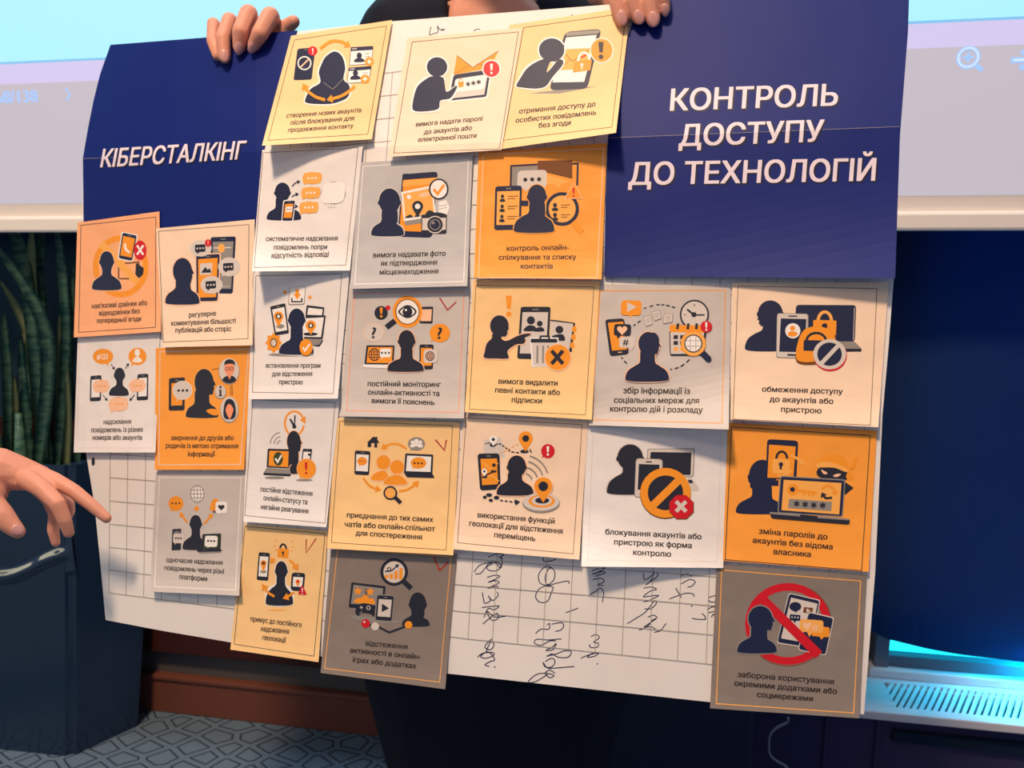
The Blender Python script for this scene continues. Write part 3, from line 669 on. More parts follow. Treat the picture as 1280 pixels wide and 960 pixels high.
card(cA, [(165, 168), (640, 94), (545, 655), (28, 685)], 'paper_cream', 6, 'V', 'cream yellow card with hooded figure ringed by orange arrows, over the left header edge',
     [('створення нових акаунтів', 142, 555, 494, 528), ('після блокування для', 162, 588, 460, 566), ('продовження контакту', 150, 622, 456, 602)], d1, (.018, -1), 3)
def d2(a):
    a.P('W', [(922, 345), (1112, 318), (1090, 462), (898, 482)], 12); a.P('N', [(930, 352), (1105, 326), (1084, 456), (905, 474)], 12); a.P('L', [(945, 372), (1090, 350), (1074, 445), (930, 462)])
    a.P('O', [(945, 260), (1020, 318), (1140, 240), (1102, 322), (930, 352)]); a.L('B', [(945, 260), (1020, 318), (1140, 240)], 3); a.L('B', [(930, 350), (1005, 305)], 2); a.L('B', [(1102, 322), (1040, 300)], 2)
    a.P('W', [(938, 372), (1085, 350), (1074, 418), (930, 434)], 12); a.lock('O', 963, 398, 28, 26, 'O', None, 4); a.stars('K', [(998, 396), (1023, 391), (1048, 386)], 11, 5)
    a.E('W', 1108, 324, 44); a.E('R', 1108, 324, 38); a.excl('W', 1108, 324, 48, 13)
    for c, g in (('W', 7), ('N', 0)):
        a.E(c, 852, 315, 48+g, 46+g)
        a.S(c, [(835-g, 358), (880+g, 365), (888, 395-g), (898, 432-g), (940+g, 404-g), (944+g, 416), (915+g, 462+g), (868, 474+g), (858+g, 512+g), (800, 524+g), (742-g, 520+g), (738-g, 480), (758-g, 410-g), (800-g, 372-g)])
card(cA, [(712, 178), (1255, 130), (1155, 705), (622, 738)], 'paper_peach', 6, 'V', 'pale card with figure pressing an alert screen and open envelope, top row centre',
     [('вимога надати паролі', 752, 596, 1064, 568), ('до акаунтів або', 790, 632, 1014, 612), ('електронної пошти', 762, 668, 1036, 648)], d2, .004, 3, inset=[(735, 198), (1235, 150), (1145, 700), (648, 720)])
def d3(a):
    a.P('G', [(150, 440), (330, 418), (480, 405), (300, 440)], 10)
    a.P('N', [(325, 150), (497, 135), (430, 418), (250, 425)], 26); a.P('G', [(330, 152), (490, 140), (484, 158), (328, 170)], 8)
    q = [(330, 176), (474, 164), (415, 385), (266, 388)]; a.P('W', q); a.P('Y', [(312, 232), (446, 226), (422, 326), (298, 330)]); a.L('B', [(312, 238), (360, 288), (440, 232)], 3); a.L('B', [(298, 328), (350, 280)], 2)
    a.E('W', 497, 237, 56, 60); a.E('O', 497, 237, 51, 55); a.excl('K', 494, 236, 78, 26)
    a.R('W', 414, 288, 32, 46, 10, 180, 360); a.Q('O', 406, 310, 84, 52, 6); a.E('W', 404, 304, 7); a.Q('W', 404, 318, 6, 18); a.L('R', [(400, 272), (425, 258)], 8)
    for c, g in (('W', 7), ('N', 0)):
        a.E(c, 262, 235, 60+g, 55+g); a.P(c, [(300, 195-g), (322+g, 215), (312+g, 240), (304+g, 270), (280, 292+g), (250, 280)])
        a.S(c, [(215, 280-g), (150-g, 318-g), (110-g, 375), (96-g, 405), (130, 413+g), (190, 417+g), (235, 405+g), (268+g, 360+g), (312+g, 308), (314+g, 284-g), (292-g*.5, 282-g), (262, 318-g), (238, 340), (250, 300), (262, 282)])
card(cB, [(62, 118), (634, 32), (565, 625), (-4, 705)], 'paper_cream', 5, 'V', 'cream yellow card with figure snooping into a phone mailbox, beside the right header',
     [('отримання доступу до', 108, 535, 466, 500), ('особистих повідомлень', 92, 578, 470, 540), ('без згоди', 200, 602, 350, 588)], d3, (.020, 1), 3, inset=[(130, 130), (612, 62), (545, 598), (35, 660)])
cC = (80, 250, .1979)
def d4(a):
    a.R('O', 358, 420, 176, 196, 36); a.L('B', [(345, 405), (472, 392), (462, 495), (345, 498), (345, 405)], 9); a.P('K', [(455, 395), (505, 430), (500, 470), (470, 500), (450, 470)], 10)
    a.L('Y', [(235, 275), (465, 520)], 46)
    a.P('W', [(364, 198), (468, 220), (434, 392), (338, 374)], 14); a.phone([(370, 205), (460, 225), (430, 385), (345, 368)], 'N', 'O', (8, 20), 12); a.L('W', [(385, 275), (390, 310), (415, 332)], 14, smooth=True)
    a.E('R', 481, 318, 40, 62); a.cross('W', 481, 316, 20, 13, 30)
    a.bust('N', 270, 385, 44, 62, 177, 363, 478, 566, 24, 0, 'P'); a.E('N', 270, 428, 32, 30)
card(cC, [(85, 143), (603, 72), (612, 832), (62, 868)], 'paper_salmon', 3, 'K', 'salmon orange card with crossed-out call picture, top left corner below the left header',
     [("нав'язливі дзвінки або", 176, 686, 524, 664), ('відеодзвінки без', 222, 730, 478, 716), ('попередньої згоди', 208, 778, 486, 764)], d4, .003, 4, inset=[(107, 160), (580, 108), (578, 804), (93, 836)])
def d5(a):
    a.phone([(925, 235), (1086, 230), (1066, 592), (930, 590)], 'N', 'G', (14, 30), 16); a.L('W', [(945, 303), (1055, 300)], 5); a.E('Y', 994, 304, 22, 28); a.L('L', [(990, 548), (1045, 546)], 4)
    a.P('P', [(828, 342), (992, 332), (977, 645), (832, 645)], 16); a.phone([(835, 350), (984, 340), (970, 638), (838, 640)], 'N', 'O', (12, 24), 14)
    a.P('L', [(860, 402), (938, 396), (932, 470), (858, 474)], 6); a.P('K', [(866, 460), (892, 422), (908, 442), (920, 430), (932, 458)]); a.E('P', 918, 415, 8)
    for cx, cy, rx, ry, t in ((865, 305, 68, 52, (815, 365)), (1043, 422, 70, 60, (995, 488)), (932, 536, 70, 56, (882, 595))):
        a.bubble('L', cx, cy, rx, ry, t); a.Q('K', cx-5, cy, 66, 48, 8); a.P('K', [(cx-28, cy+18), (cx-2, cy+18), (cx-24, cy+38)]); a.dots('L', cx-5, cy, 19, 6)
    a.E('R', 910, 272, 20, 24); a.excl('P', 910, 272, 30, 6)
    a.bust('N', 748, 448, 60, 82, 640, 856, 560, 656, 38, 1, 'P', 752)
card(cC, [(580, 180), (1205, 122), (1190, 918), (625, 930)], 'paper_peach', 4, 'V', 'peach card with one figure facing phones covered in comment bubbles, under the left header',
     [('регулярне', 790, 742, 960, 730), ('коментування більшості', 678, 794, 1084, 778), ('публікацій або сторіс', 704, 838, 1056, 828)], d5, .004, 4, inset=[(597, 198), (1168, 155), (1162, 876), (628, 898)])
cF = (80, 410, .1875)
def d6(a):
    a.bubble('O', 260, 190, 68, 52, (298, 256)); a.T('W', '#123', 255, 190, 36, .03); a.bubble('O', 490, 190, 60, 58, (448, 260)); a.E('W', 488, 165, 18, 26); a.S('W', [(455, 222), (475, 196), (502, 196), (522, 222), (488, 230)])
    a.phone([(176, 320), (250, 314), (246, 486), (172, 490)], 'K', 'W', (9, 26), 12); a.phone([(490, 308), (562, 304), (560, 480), (484, 484)], 'K', 'W', (9, 26), 12)
    for cx, cy, t in ((248, 388, (215, 436)), (488, 384, (455, 436)), (363, 508, (310, 568))): a.bubble('P', cx, cy, 52 if cy < 500 else 62, 40 if cy < 500 else 44, t, 30, 'O'); a.dots('O', cx, cy, 22, 6)
    a.bust('K', 370, 312, 36, 48, 300, 432, 385, 450, 18)
    for p, q in (((312, 240), (338, 278)), ((408, 272), (432, 234)), ((258, 445), (290, 486)), ((470, 445), (436, 486))): a.arrow('K', [p, q], 5, 12, 18, False)
card(cF, [(92, 62), (640, 20), (610, 830), (65, 830)], 'paper_white', 1, 'L', 'white card with #123 bubble and two phones, at the far left edge',
     [('надсилання', 264, 642, 446, 638), ('повідомлень із різних', 182, 696, 526, 692), ('номерів або акаунтів', 190, 746, 520, 746)], d6, .004, 3, inset=[(105, 70), (620, 40), (597, 800), (88, 800)])
def d7(a):
    a.phone([(700, 335), (806, 328), (804, 550), (698, 552)], 'K', 'O', (16, 34), 14); a.bubble('L', 790, 415, 62, 60, (750, 490), None, 'W'); a.dots('K', 792, 417, 28, 9)
    a.bust('K', 934, 362, 64, 90, 812, 1030, 500, 596, 40, 1, 'Y', 920); a.S('O', [(948, 552), (985, 538), (1030, 548), (1026, 580), (985, 578)])
    a.L('B', [(985, 278), (1040, 268)], 4); a.L('B', [(1110, 380), (1112, 450)], 4); a.L('B', [(1120, 380), (1122, 450)], 4)
    for cx, cy, rx, ry in ((1100, 285, 70, 88), (1102, 542, 62, 88), (1043, 424, 38, 47)): a.E('G', cx, cy+4, rx, ry); a.E('L', cx, cy, rx-3, ry-4)
    a.E('K', 1043, 394, 8, 9); a.L('K', [(1043, 412), (1043, 452)], 13); a.L('K', [(1030, 452), (1056, 452)], 7); a.L('K', [(1032, 414), (1043, 414)], 7)
    a.S('K', [(1055, 345), (1080, 322), (1125, 320), (1148, 345), (1130, 362), (1098, 368), (1070, 360)]); a.P('S', [(1088, 310), (1118, 310), (1104, 345)]); a.E('S', 1103, 272, 33, 46); a.S('K', [(1068, 250), (1075, 220), (1105, 208), (1135, 222), (1140, 255), (1128, 240), (1085, 240)])
    a.R('K', 1088, 272, 14, 13, 4, n=14); a.R('K', 1118, 270, 14, 13, 4, n=14)
    a.S('K', [(1062, 560), (1075, 490), (1105, 472), (1135, 495), (1146, 560), (1135, 600), (1100, 610), (1070, 600)]); a.S('S', [(1078, 540), (1100, 505), (1128, 535), (1122, 570), (1104, 588), (1085, 572)]); a.P('S', [(1085, 575), (1122, 575), (1105, 612)])
card(cF, [(612, 135), (1258, 115), (1200, 945), (605, 945)], 'paper_orange', 2, 'L', 'bright orange card with two round portraits and an info dot, second column',
     [('звернення до друзів або', 712, 748, 1130, 748), ('родичів із метою отримання', 680, 800, 1160, 802), ('інформації', 826, 856, 1006, 856)], d7, .003, 5, inset=[(640, 158), (1230, 142), (1175, 910), (632, 912)])
cH7 = (180, 580, .1719)
def d8(a):
    a.globe('G', 388, 218, 52, 66, 7, 'W'); a.bubble('O', 232, 288, 54, 54, (192, 350)); a.dots('B', 232, 286, 26, 8)
    a.L('O', [(360, 325), (402, 325)], 14); a.L('O', [(381, 303), (381, 347)], 14); a.E('O', 381, 325, 14)
    a.P('O', [(498, 260), (522, 248), (548, 270), (552, 340), (476, 338), (484, 290)], 14); a.E('R', 512, 346, 12, 8); a.E('N', 515, 348, 10, 8)
    a.bubble('W', 562, 315, 42, 42, (535, 372), 18); a.heart('K', 562, 315, 24)
    a.arrow('O', [(314, 425), (258, 350)], 14, 22, 34, False); a.arrow('O', [(436, 436), (502, 360)], 14, 22, 34, False)
    a.phone([(206, 474), (270, 470), (268, 626), (200, 628)], 'K', None, (8, 20), 8); a.L('G', [(215, 495), (262, 493)], 8)
    a.bubble('L', 250, 540, 38, 36, (222, 588), 14); a.dots('K', 250, 540, 18, 7)
    a.bust('K', 376, 432, 43, 62, 280, 455, 530, 622, 26, 0, 'L'); a.P('K', [(425, 510), (560, 505), (556, 622), (418, 624)], 6); a.P('E', [(436, 520), (550, 516), (546, 612), (430, 614)]); a.P('G', [(382, 628), (566, 624), (556, 644), (402, 650)], 6); a.P('K', [(384, 626), (566, 622), (562, 636), (390, 640)], 4)
    a.bubble('W', 488, 562, 46, 40, (462, 614), 18); a.dots('K', 488, 560, 22, 8)
card(cH7, [(85, 60), (738, 60), (692, 958), (46, 928)], 'paper_stone', 1, 'W', 'light grey card with globe, bell and laptop around a figure, lowest in the second column',
     [('одночасне надсилання', 162, 712, 570, 734), ('повідомлень через різні', 148, 770, 580, 798), ('платформи', 258, 836, 458, 852)], d8, .006, 5)
cD = (310, 180, .2292)
def d9(a):
    a.bust('N', 188, 262, 42, 52, 102, 290, 345, 414, 24, 0, 'W', 180)
    a.P('W', [(192, 306), (262, 302), (246, 424), (182, 424)], 12); a.phone([(197, 312), (257, 308), (241, 419), (186, 419)], 'N', 'O', (7, 16), 10); a.P('W', [(208, 342), (244, 340), (240, 370), (204, 372)], 6); a.dots('B', 225, 356, 9, 3)
    for p, q, r in (((240, 232), (260, 212), (286, 204)), ((238, 288), (260, 276), (278, 272)), ((252, 350), (264, 342), (274, 342))): a.arrow('N', [p, q, r], 6, 12, 18)
    for cx, cy, t in ((350, 186, (304, 226)), (342, 266, (294, 306)), (332, 346, (278, 388))): a.bubble('Y', cx, cy, 50, 30, t, 16, 'O'); a.dots('W', cx, cy, 20, 6)
    a.bubble('W', 465, 266, 64, 58, (412, 334), 40, 'G'); a.dots('G', 455, 345, 16, 3)
card(cD, [(78, 32), (627, 10), (556, 690), (22, 695)], 'paper_white', 5, 'V', 'white card with orange message bubbles and an empty reply bubble, third column second from top',
     [('систематичне надсилання', 97, 530, 488, 526), ('повідомлень попри', 140, 576, 430, 574), ('відсутність відповіді', 128, 622, 438, 614)], d9, (.018, -1), 3, inset=[(82, 48), (600, 20), (534, 660), (34, 674)])
cG1 = (300, 330, .1771)
def d10(a):
    a.Q('G', 402, 226, 116, 130, 16); a.Q('W', 402, 222, 106, 118, 14); a.arrow('O', [(404, 178), (404, 250)], 24, 28, 38, False); a.L('K', [(366, 240), (366, 266), (436, 266), (436, 240)], 10)
    for x, y in ((317, 200), (493, 236)): a.P('O', [(x, y-22), (x+6, y-6), (x+20, y), (x+6, y+6), (x, y+22), (x-6, y+6), (x-20, y), (x-6, y-6)])
    a.phone([(212, 300), (320, 276), (346, 490), (246, 506)], 'K', 'W', (11, 24), 12); a.E('G', 285, 440, 28, 16); a.pin('O', 272, 370, 34, 76, 'K', .6); a.E('W', 272, 370, 10, 12)
    a.P('K', [(470, 290), (596, 306), (588, 380), (462, 372)], 8); a.P('W', [(482, 308), (584, 320), (578, 362), (474, 358)])
    a.P('K', [(446, 372), (606, 362), (584, 530), (430, 525)], 10); a.P('W', [(456, 384), (592, 376), (572, 516), (440, 514)]); a.E('K', 496, 495, 52, 12); a.pin('O', 500, 434, 36, 66, 'K', .55); a.E('W', 500, 434, 9, 12)
    a.P('G', [(430, 525), (584, 530), (560, 575), (500, 582)], 8); a.P('K', [(500, 575), (560, 570), (584, 530), (586, 545), (560, 584)], 4)
    a.E('G', 360, 640, 160, 12)
    a.bust('N', 400, 390, 58, 76, 275, 520, 535, 636, 36, 0, 'W')
    for i in range(8): t = i*math.pi/4; a.L('O', [(237, 556), (237+56*math.cos(t), 556+68*math.sin(t))], 20)
    a.E('O', 237, 556, 46, 56); a.E('B', 237, 556, 25, 32); a.E('L', 237, 556, 18, 24); a.E('B', 466, 592, 47, 60); a.E('O', 466, 587, 46, 58); a.L('W', [(444, 588), (458, 612), (492, 565)], 12)
card(cG1, [(92, 62), (774, 42), (690, 950), (58, 955)], 'paper_white', 4, 'V', 'white card with gear, download tile and location pins, third column third from top',
     [('встановлення програм', 182, 732, 566, 732), ('для відстеження', 226, 792, 508, 790), ('пристрою', 276, 848, 442, 850)], d10, .005, 4, inset=[(112, 84), (718, 70), (658, 915), (88, 905)])
cG6 = (290, 490, .1771)
def d11(a):
    a.R('O', 440, 222, 74, 92, 14, -200, -25); a.R('O', 440, 222, 74, 92, 14, 10, 60); a.R('O', 440, 222, 74, 92, 14, 120, 165); a.P('O', [(480, 200), (518, 168), (520, 225)]); a.L('K', [(445, 165), (440, 245)], 10); a.L('K', [(410, 190), (440, 245)], 14); a.E('K', 440, 245, 14)
    for r in (28, 52, 78): a.R('G', 345, 372, r, r*1.15, 7, 185, 265)
    a.P('K', [(405, 415), (470, 410), (450, 450), (478, 480), (460, 575), (405, 585)], 10); a.bust('K', 436, 350, 48, 76, 405, 475, 500, 575, 30, 1, 'P', 432)
    a.P('K', [(252, 400), (408, 404), (404, 540), (244, 532)], 8); a.P('O', [(264, 414), (400, 418), (396, 530), (258, 522)]); a.E('E', 326, 472, 33, 48); a.L('W', [(306, 468), (322, 494), (350, 446)], 13)
    a.P('G', [(244, 535), (408, 545), (418, 582), (222, 572)], 8); a.P('K', [(222, 570), (418, 580), (410, 596), (222, 586)], 5); a.E('G', 300, 605, 70, 10); a.E('G', 510, 622, 60, 8)
    a.phone([(500, 400), (566, 402), (552, 510), (488, 500)], 'K', 'W', (8, 20), 10); a.E('K', 545, 442, 9)
    a.bubble('O', 525, 542, 66, 70, (472, 620), None, 'P'); a.excl('R', 523, 538, 84, 20)
card(cG6, [(116, 26), (762, 48), (666, 955), (80, 915)], 'paper_white', 3, 'V', 'white card with clock over a profile beside a laptop, third column second from bottom',
     [('постійне відстеження', 200, 702, 566, 734), ('онлайн-статусу та', 222, 764, 530, 794), ('негайне реагування', 204, 826, 538, 858)], d11, .005, 4, inset=[(148, 54), (728, 74), (656, 926), (90, 872)])
cH6 = (280, 650, .1875)
def d12(a):
    a.lock('O', 394, 222, 74, 62, 'K', 'K', 13)
    for p, q in (((355, 145), (340, 130)), ((348, 172), (330, 170)), ((448, 150), (465, 138)), ((450, 178), (468, 182)), ((352, 195), (338, 208)), ((444, 200), (456, 212))): a.L('O', [p, q], 5)
    a.E('W', 372, 502, 98, 78); a.S('Y', [(286, 600), (350, 594), (420, 598), (352, 606)])
    a.phone([(232, 214), (306, 220), (294, 406), (218, 400)], 'K', 'W', (9, 26), 12); a.E('G', 262, 345, 22, 10); a.pin('O', 263, 288, 20, 62, 'B', .6)
    a.bust('K', 382, 336, 40, 62, 278, 460, 440, 565, 24, 0, 'W', 378)
    a.phone([(452, 350), (542, 354), (530, 476), (444, 470)], 'K', 'W', (12, 28), 20); a.pin('O', 492, 410, 15, 38, 'R', .55)
    a.P('R', [(522, 430), (552, 500), (492, 496)], 6); a.excl('W', 522, 474, 40, 8)
    a.arrow('O', [(336, 510), (290, 480), (255, 425)], 16, 26, 40); a.arrow('O', [(308, 282), (340, 256)], 18, 24, 28, False); a.arrow('O', [(436, 266), (465, 295), (492, 336)], 15, 26, 38); a.arrow('O', [(466, 482), (430, 508), (390, 524)], 16, 26, 40)
card(cH6, [(136, 26), (692, 76), (630, 948), (42, 864)], 'paper_amber', 2, 'K', 'amber card with padlock and circling arrows, bottom of the third column',
     [('примус до постійного', 176, 674, 516, 716), ('надсилання', 246, 740, 432, 760), ('геолокації', 256, 798, 412, 818)], d12, .003, 4, tick=[(548, 130), (548, 220), (614, 124)], inset=[(140, 42), (674, 90), (600, 908), (68, 828)])
def d13(a):
    a.P('N', [(842, 165), (1036, 150), (1004, 512), (816, 506)], 24); a.P('O', [(848, 196), (1032, 182), (1000, 480), (826, 474)]); a.P('Y', [(846, 200), (1032, 184), (1028, 215), (842, 232)])
    a.bust('N', 772, 312, 58, 70, 672, 850, 425, 500, 36, 0, 'L')
    a.P('N', [(842, 165), (870, 160), (866, 190), (842, 196)], 6)
    a.P('G', [(850, 415), (1028, 395), (1018, 420), (860, 445)], 4); a.P('W', [(834, 262), (1005, 226), (1026, 392), (850, 422)], 4); a.P('Y', [(846, 272), (1000, 240), (1014, 372), (858, 404)])
    a.E('W', 878, 288, 12); a.S('P', [(930, 278), (965, 262), (992, 268), (985, 282), (950, 290)]); a.S('K', [(856, 404), (885, 385), (905, 398), (925, 372), (955, 392), (985, 362), (1014, 372), (1012, 380), (930, 396)])
    a.pin('K', 925, 340, 30, 62, 'W', .5)
    a.E('K', 1040, 246, 54, 58); a.E('W', 1040, 246, 45, 49); a.L('O', [(1012, 246), (1034, 272), (1070, 222)], 14)
    a.P('W', [(1040, 315), (1080, 305), (1100, 345), (1085, 385), (1040, 380)], 3); a.L('G', [(1042, 340), (1085, 330)], 3); a.L('G', [(1042, 355), (1085, 345)], 3)
    a.P('K', [(945, 385), (1000, 384), (1020, 372), (1050, 374), (1085, 384), (1082, 490), (945, 490)], 10); a.P('L', [(950, 405), (1080, 402), (1078, 468), (950, 470)]); a.E('L', 1020, 440, 48); a.E('K', 1020, 440, 42); a.E('N', 1020, 440, 30); a.R('G', 1020, 440, 30, 30, 5); a.E('G', 1010, 430, 8)
card(cD, [(612, 102), (1226, 60), (1196, 775), (555, 790)], 'paper_grey', 4, 'W', 'grey card with photo, map pin and camera, second in the fourth column',
     [('вимога надавати фото', 682, 620, 1076, 610), ('як підтвердження', 724, 664, 1030, 658), ('місцезнаходження', 718, 712, 1036, 706)], d13, .005, 4, inset=[(628, 122), (1202, 86), (1176, 750), (582, 764)])
cG2 = (425, 350, .1822)
def d14(a):
    a.E('K', 282, 226, 46, 48); a.excl('O', 283, 222, 66, 20); a.E('R', 329, 191, 17)
    a.P('K', [(545, 185), (640, 182), (634, 300), (545, 298)], 10); a.P('P', [(556, 202), (630, 200), (625, 282), (552, 282)])
    a.L('K', [(378, 280), (318, 326)], 40); a.E('O', 463, 218, 102, 110); a.E('B', 463, 218, 84, 88); a.E('W', 463, 218, 77, 82)
    a.S('K', [(398, 218), (430, 184), (463, 172), (498, 184), (526, 218), (498, 250), (463, 262), (430, 250)]); a.S('W', [(412, 218), (435, 194), (463, 184), (492, 194), (513, 218), (492, 242), (463, 250), (435, 242)]); a.E('K', 463, 219, 34, 36); a.E('W', 452, 206, 8)
    a.bubble('L', 233, 360, 68, 62, (294, 426), None, 'P'); a.T('K', '?', 233, 360, 76, .04, 1); a.bubble('O', 685, 364, 70, 64, (618, 426)); a.T('K', '?', 685, 362, 80, .04, 1)
    a.P('K', [(182, 448), (374, 448), (366, 580), (168, 576)], 8); a.P('O', [(194, 460), (362, 460), (356, 570), (182, 568)]); a.globe('K', 236, 512, 40, 44, 6); a.bubble('W', 312, 500, 38, 30, (280, 545), 14); a.dots('K', 312, 500, 24, 7); a.P('W', [(156, 580), (368, 582), (360, 606), (160, 600)], 8)
    a.phone([(545, 442), (642, 442), (636, 612), (545, 612)], 'K', 'O', (10, 24), 14); a.Q('L', 622, 522, 96, 92, 20); a.globe('K', 617, 522, 31, 33, 5, 'P')
    a.bust('K', 457, 415, 56, 72, 325, 574, 540, 626, 34, 0, 'P')
card(cG2, [(65, 50), (890, 45), (850, 950), (5, 935)], 'paper_stone', 3, 'S', 'beige grey card with eye in a magnifier and question bubbles, centre of the fourth column',
     [('постійний моніторинг', 190, 728, 690, 734), ('онлайн-активності та', 192, 786, 680, 796), ('вимоги її пояснень', 218, 844, 646, 858)], d14, .005, 5, tick=[(683, 122), (738, 206), (798, 150)])
cG7 = (405, 515, .1875)
def d15(a):
    a.P('K', [(284, 208), (330, 162), (342, 172), (342, 165), (356, 166), (356, 184), (370, 206), (356, 205), (354, 238), (290, 234), (293, 205)]); a.P('P', [(314, 236), (316, 208), (336, 208), (335, 237)])
    a.arrow('O', [(550, 246), (500, 218), (440, 216), (378, 250)], 15, 25, 40); a.arrow('O', [(262, 440), (300, 490), (340, 510), (384, 522)], 15, 26, 40); a.arrow('O', [(498, 528), (550, 520), (600, 490), (632, 456)], 16, 26, 42)
    a.bubble('G', 616, 213, 57, 46, (572, 262)); 
    for x, y, r in ((590, 208, 12), (642, 208, 12), (616, 200, 15)): a.E('W', x, y-6, r); a.S('W', [(x-r*1.3, y+26), (x-r*.8, y+8), (x+r*.8, y+8), (x+r*1.3, y+26)])
    a.phone([(206, 256), (310, 262), (300, 422), (202, 416)], 'K', 'W', (10, 24), 14); a.bubble('O', 254, 328, 33, 28, (232, 366)); a.dots('R', 254, 328, 16, 4)
    for hx, hy, r, xl, xr, yt, yb in ((396, 336, 46, 316, 440, 400, 450), (487, 368, 46, 402, 552, 428, 478)):
        a.E('P', hx, hy, r+6, r+8); a.E('O', hx, hy, r, r+2); a.S('P', [(xl-6, yb+4), (xl+12, yt+12), (hx, yt-18), (xr-18, yt+8), (xr+6, yb+6), (hx, yb+14)]); a.S('O', [(xl, yb), (xl+16, yt+14), (hx, yt-10), (xr-18, yt+14), (xr, yb), (hx, yb+8)])
    a.P('K', [(542, 276), (728, 284), (722, 412), (534, 404)], 8); a.P('W', [(554, 290), (716, 298), (710, 400), (546, 394)]); a.bubble('O', 630, 340, 52, 38, (586, 384)); a.dots('K', 628, 342, 24, 7); a.P('K', [(530, 400), (722, 410), (738, 440), (552, 434)], 6)
    a.lens('K', 442, 540, 46, 11, 512, 606, 26, 'Y')
card(cG7, [(82, 40), (906, 70), (862, 955), (20, 910)], 'paper_amber', 2, 'V', 'amber card with two orange figures, house and laptop in a ring of arrows, fourth column',
     [('приєднання до тих самих', 152, 702, 726, 734), ('чатів або онлайн-спільнот', 138, 764, 738, 796), ('для спостереження', 212, 822, 652, 850)], d15, .005, 4, tick=[(742, 184), (803, 256), (816, 186)], inset=[(106, 62), (858, 90), (814, 920), (50, 870)])
cH5 = (395, 680, .1927)
def d16(a):
    a.lens('K', 507, 182, 90, 20, 618, 290, 34, 'L'); 
    for i, h in enumerate((22, 32, 52, 74)): x = 458+i*31; a.P('O', [(x-11, 222-h+i*3), (x+11, 222-h+i*3), (x+10, 222+i*3), (x-12, 222+i*3)], 4)
    a.arrow('K', [(448, 178), (490, 172), (538, 130)], 8, 14, 24); a.R('K', 474, 164, 14, 14, 6, n=16)
    a.P('G', [(200, 458), (400, 480), (560, 500), (520, 516), (400, 512), (250, 490)], 12)
    a.P('K', [(230, 248), (452, 274), (436, 432), (212, 412)], 8); a.P('G', [(244, 264), (436, 288), (424, 400), (226, 388)]); a.P('B', [(320, 290), (330, 290), (330, 340), (320, 340)])
    for x, y in ((272, 306), (352, 310)): a.P('O', [(x+30*(1 if k % 2 == 0 else .5)*math.cos(k*math.pi/5-1.57), y+30*(1 if k % 2 == 0 else .5)*math.sin(k*math.pi/5-1.57)) for k in range(10)])
    a.S('O', [(246, 378), (265, 350), (290, 348), (318, 328), (345, 350), (372, 356), (378, 388), (310, 386)])
    a.S('K', [(256, 450), (265, 405), (300, 385), (350, 390), (378, 410), (378, 470), (352, 455), (300, 448), (280, 465)]); a.L('L', [(284, 412), (304, 412)], 5); a.L('L', [(294, 402), (294, 422)], 5); a.R('L', 340, 414, 14, 14, 5, n=12); a.L('G', [(280, 455), (300, 436)], 5)
    a.P('G', [(392, 325), (510, 332), (496, 506), (380, 496)], 12); a.phone([(398, 332), (505, 338), (490, 500), (386, 492)], 'K', 'L', (11, 24), 12); a.P('K', [(428, 386), (474, 418), (426, 442)])
    a.bust('K', 660, 386, 54, 72, 558, 736, 468, 532, 34, 0, None); a.L('K', [(340, 524), (410, 540), (475, 574), (580, 534)], 12)
    a.E('R', 322, 515, 28); a.E('L', 314, 506, 7); a.E('L', 383, 534, 26); a.E('O', 600, 525, 25)
card(cH5, [(96, 36), (916, 62), (838, 942), (30, 836)], 'paper_dark_grey', 1, 'Y', 'dark grey card with gamepad, phone and chart magnifier, bottom of the fourth column',
     [('відстеження', 322, 658, 592, 682), ('активності в онлайн-', 220, 704, 678, 748), ('іграх або додатках', 238, 764, 648, 808)], d16, .003, 5, tick=[(765, 84), (802, 173), (856, 120)], inset=[(140, 30), (876, 84), (802, 896), (56, 806)])
cE = (570, 170, .1875)
def d17(a):
    a.L('N', [(545, 190), (368, 200), (362, 440)], 13); a.P('G', [(375, 208), (545, 198), (545, 330), (372, 335)]); a.L('N', [(775, 186), (812, 184), (808, 330)], 13); a.P('B', [(545, 165), (775, 160), (775, 285), (545, 230)])
    a.P('Y', [(605, 260), (760, 300), (700, 320), (690, 350), (650, 320), (600, 320)], 8)
    a.bubble('L', 507, 290, 98, 62, (460, 375), 30); a.dots('K', 508, 290, 46, 14)
    a.L('N', [(430, 448), (500, 450)], 36)
    q = [(262, 336), (440, 330), (432, 625), (254, 628)]; a.phone(q, 'N', 'Y', (14, 34), 20)
    for t in (.28, .51, .74):
        x, y = a.quad(q, .28, t); a.E('K', x, y-14, 11, 13); a.S('K', [(x-19, y+18), (x-10, y+3), (x+10, y+3), (x+19, y+18), (x, y+24)])
        for k in (0, 16): a.L('B', [(x+36, y-14+k), (x+(105 if k == 0 else 85), y-16+k)], 5)
    a.lens('N', 708, 486, 112, 22, 840, 640, 40, 'Y', 'O'); a.P('O', [(765, 590), (790, 578), (850, 630), (825, 655)], 8)
    for y in (475, 540):
        x = 660; a.E('K', x, y-14, 13, 15); a.S('K', [(x-22, y+20), (x-12, y+4), (x+12, y+4), (x+22, y+20), (x, y+26)])
        for k in (0, 16): a.L('B', [(700, y-14+k), (762 if k == 0 else 742, y-16+k)], 5)
    a.P('P', [(786, 308), (848, 418), (718, 420)], 10); a.P('O', [(786, 316), (840, 413), (727, 415)], 10); a.excl('R', 784, 376, 58, 16)
    a.bust('N', 540, 398, 62, 74, 385, 655, 520, 640, 44, 0, 'Y')
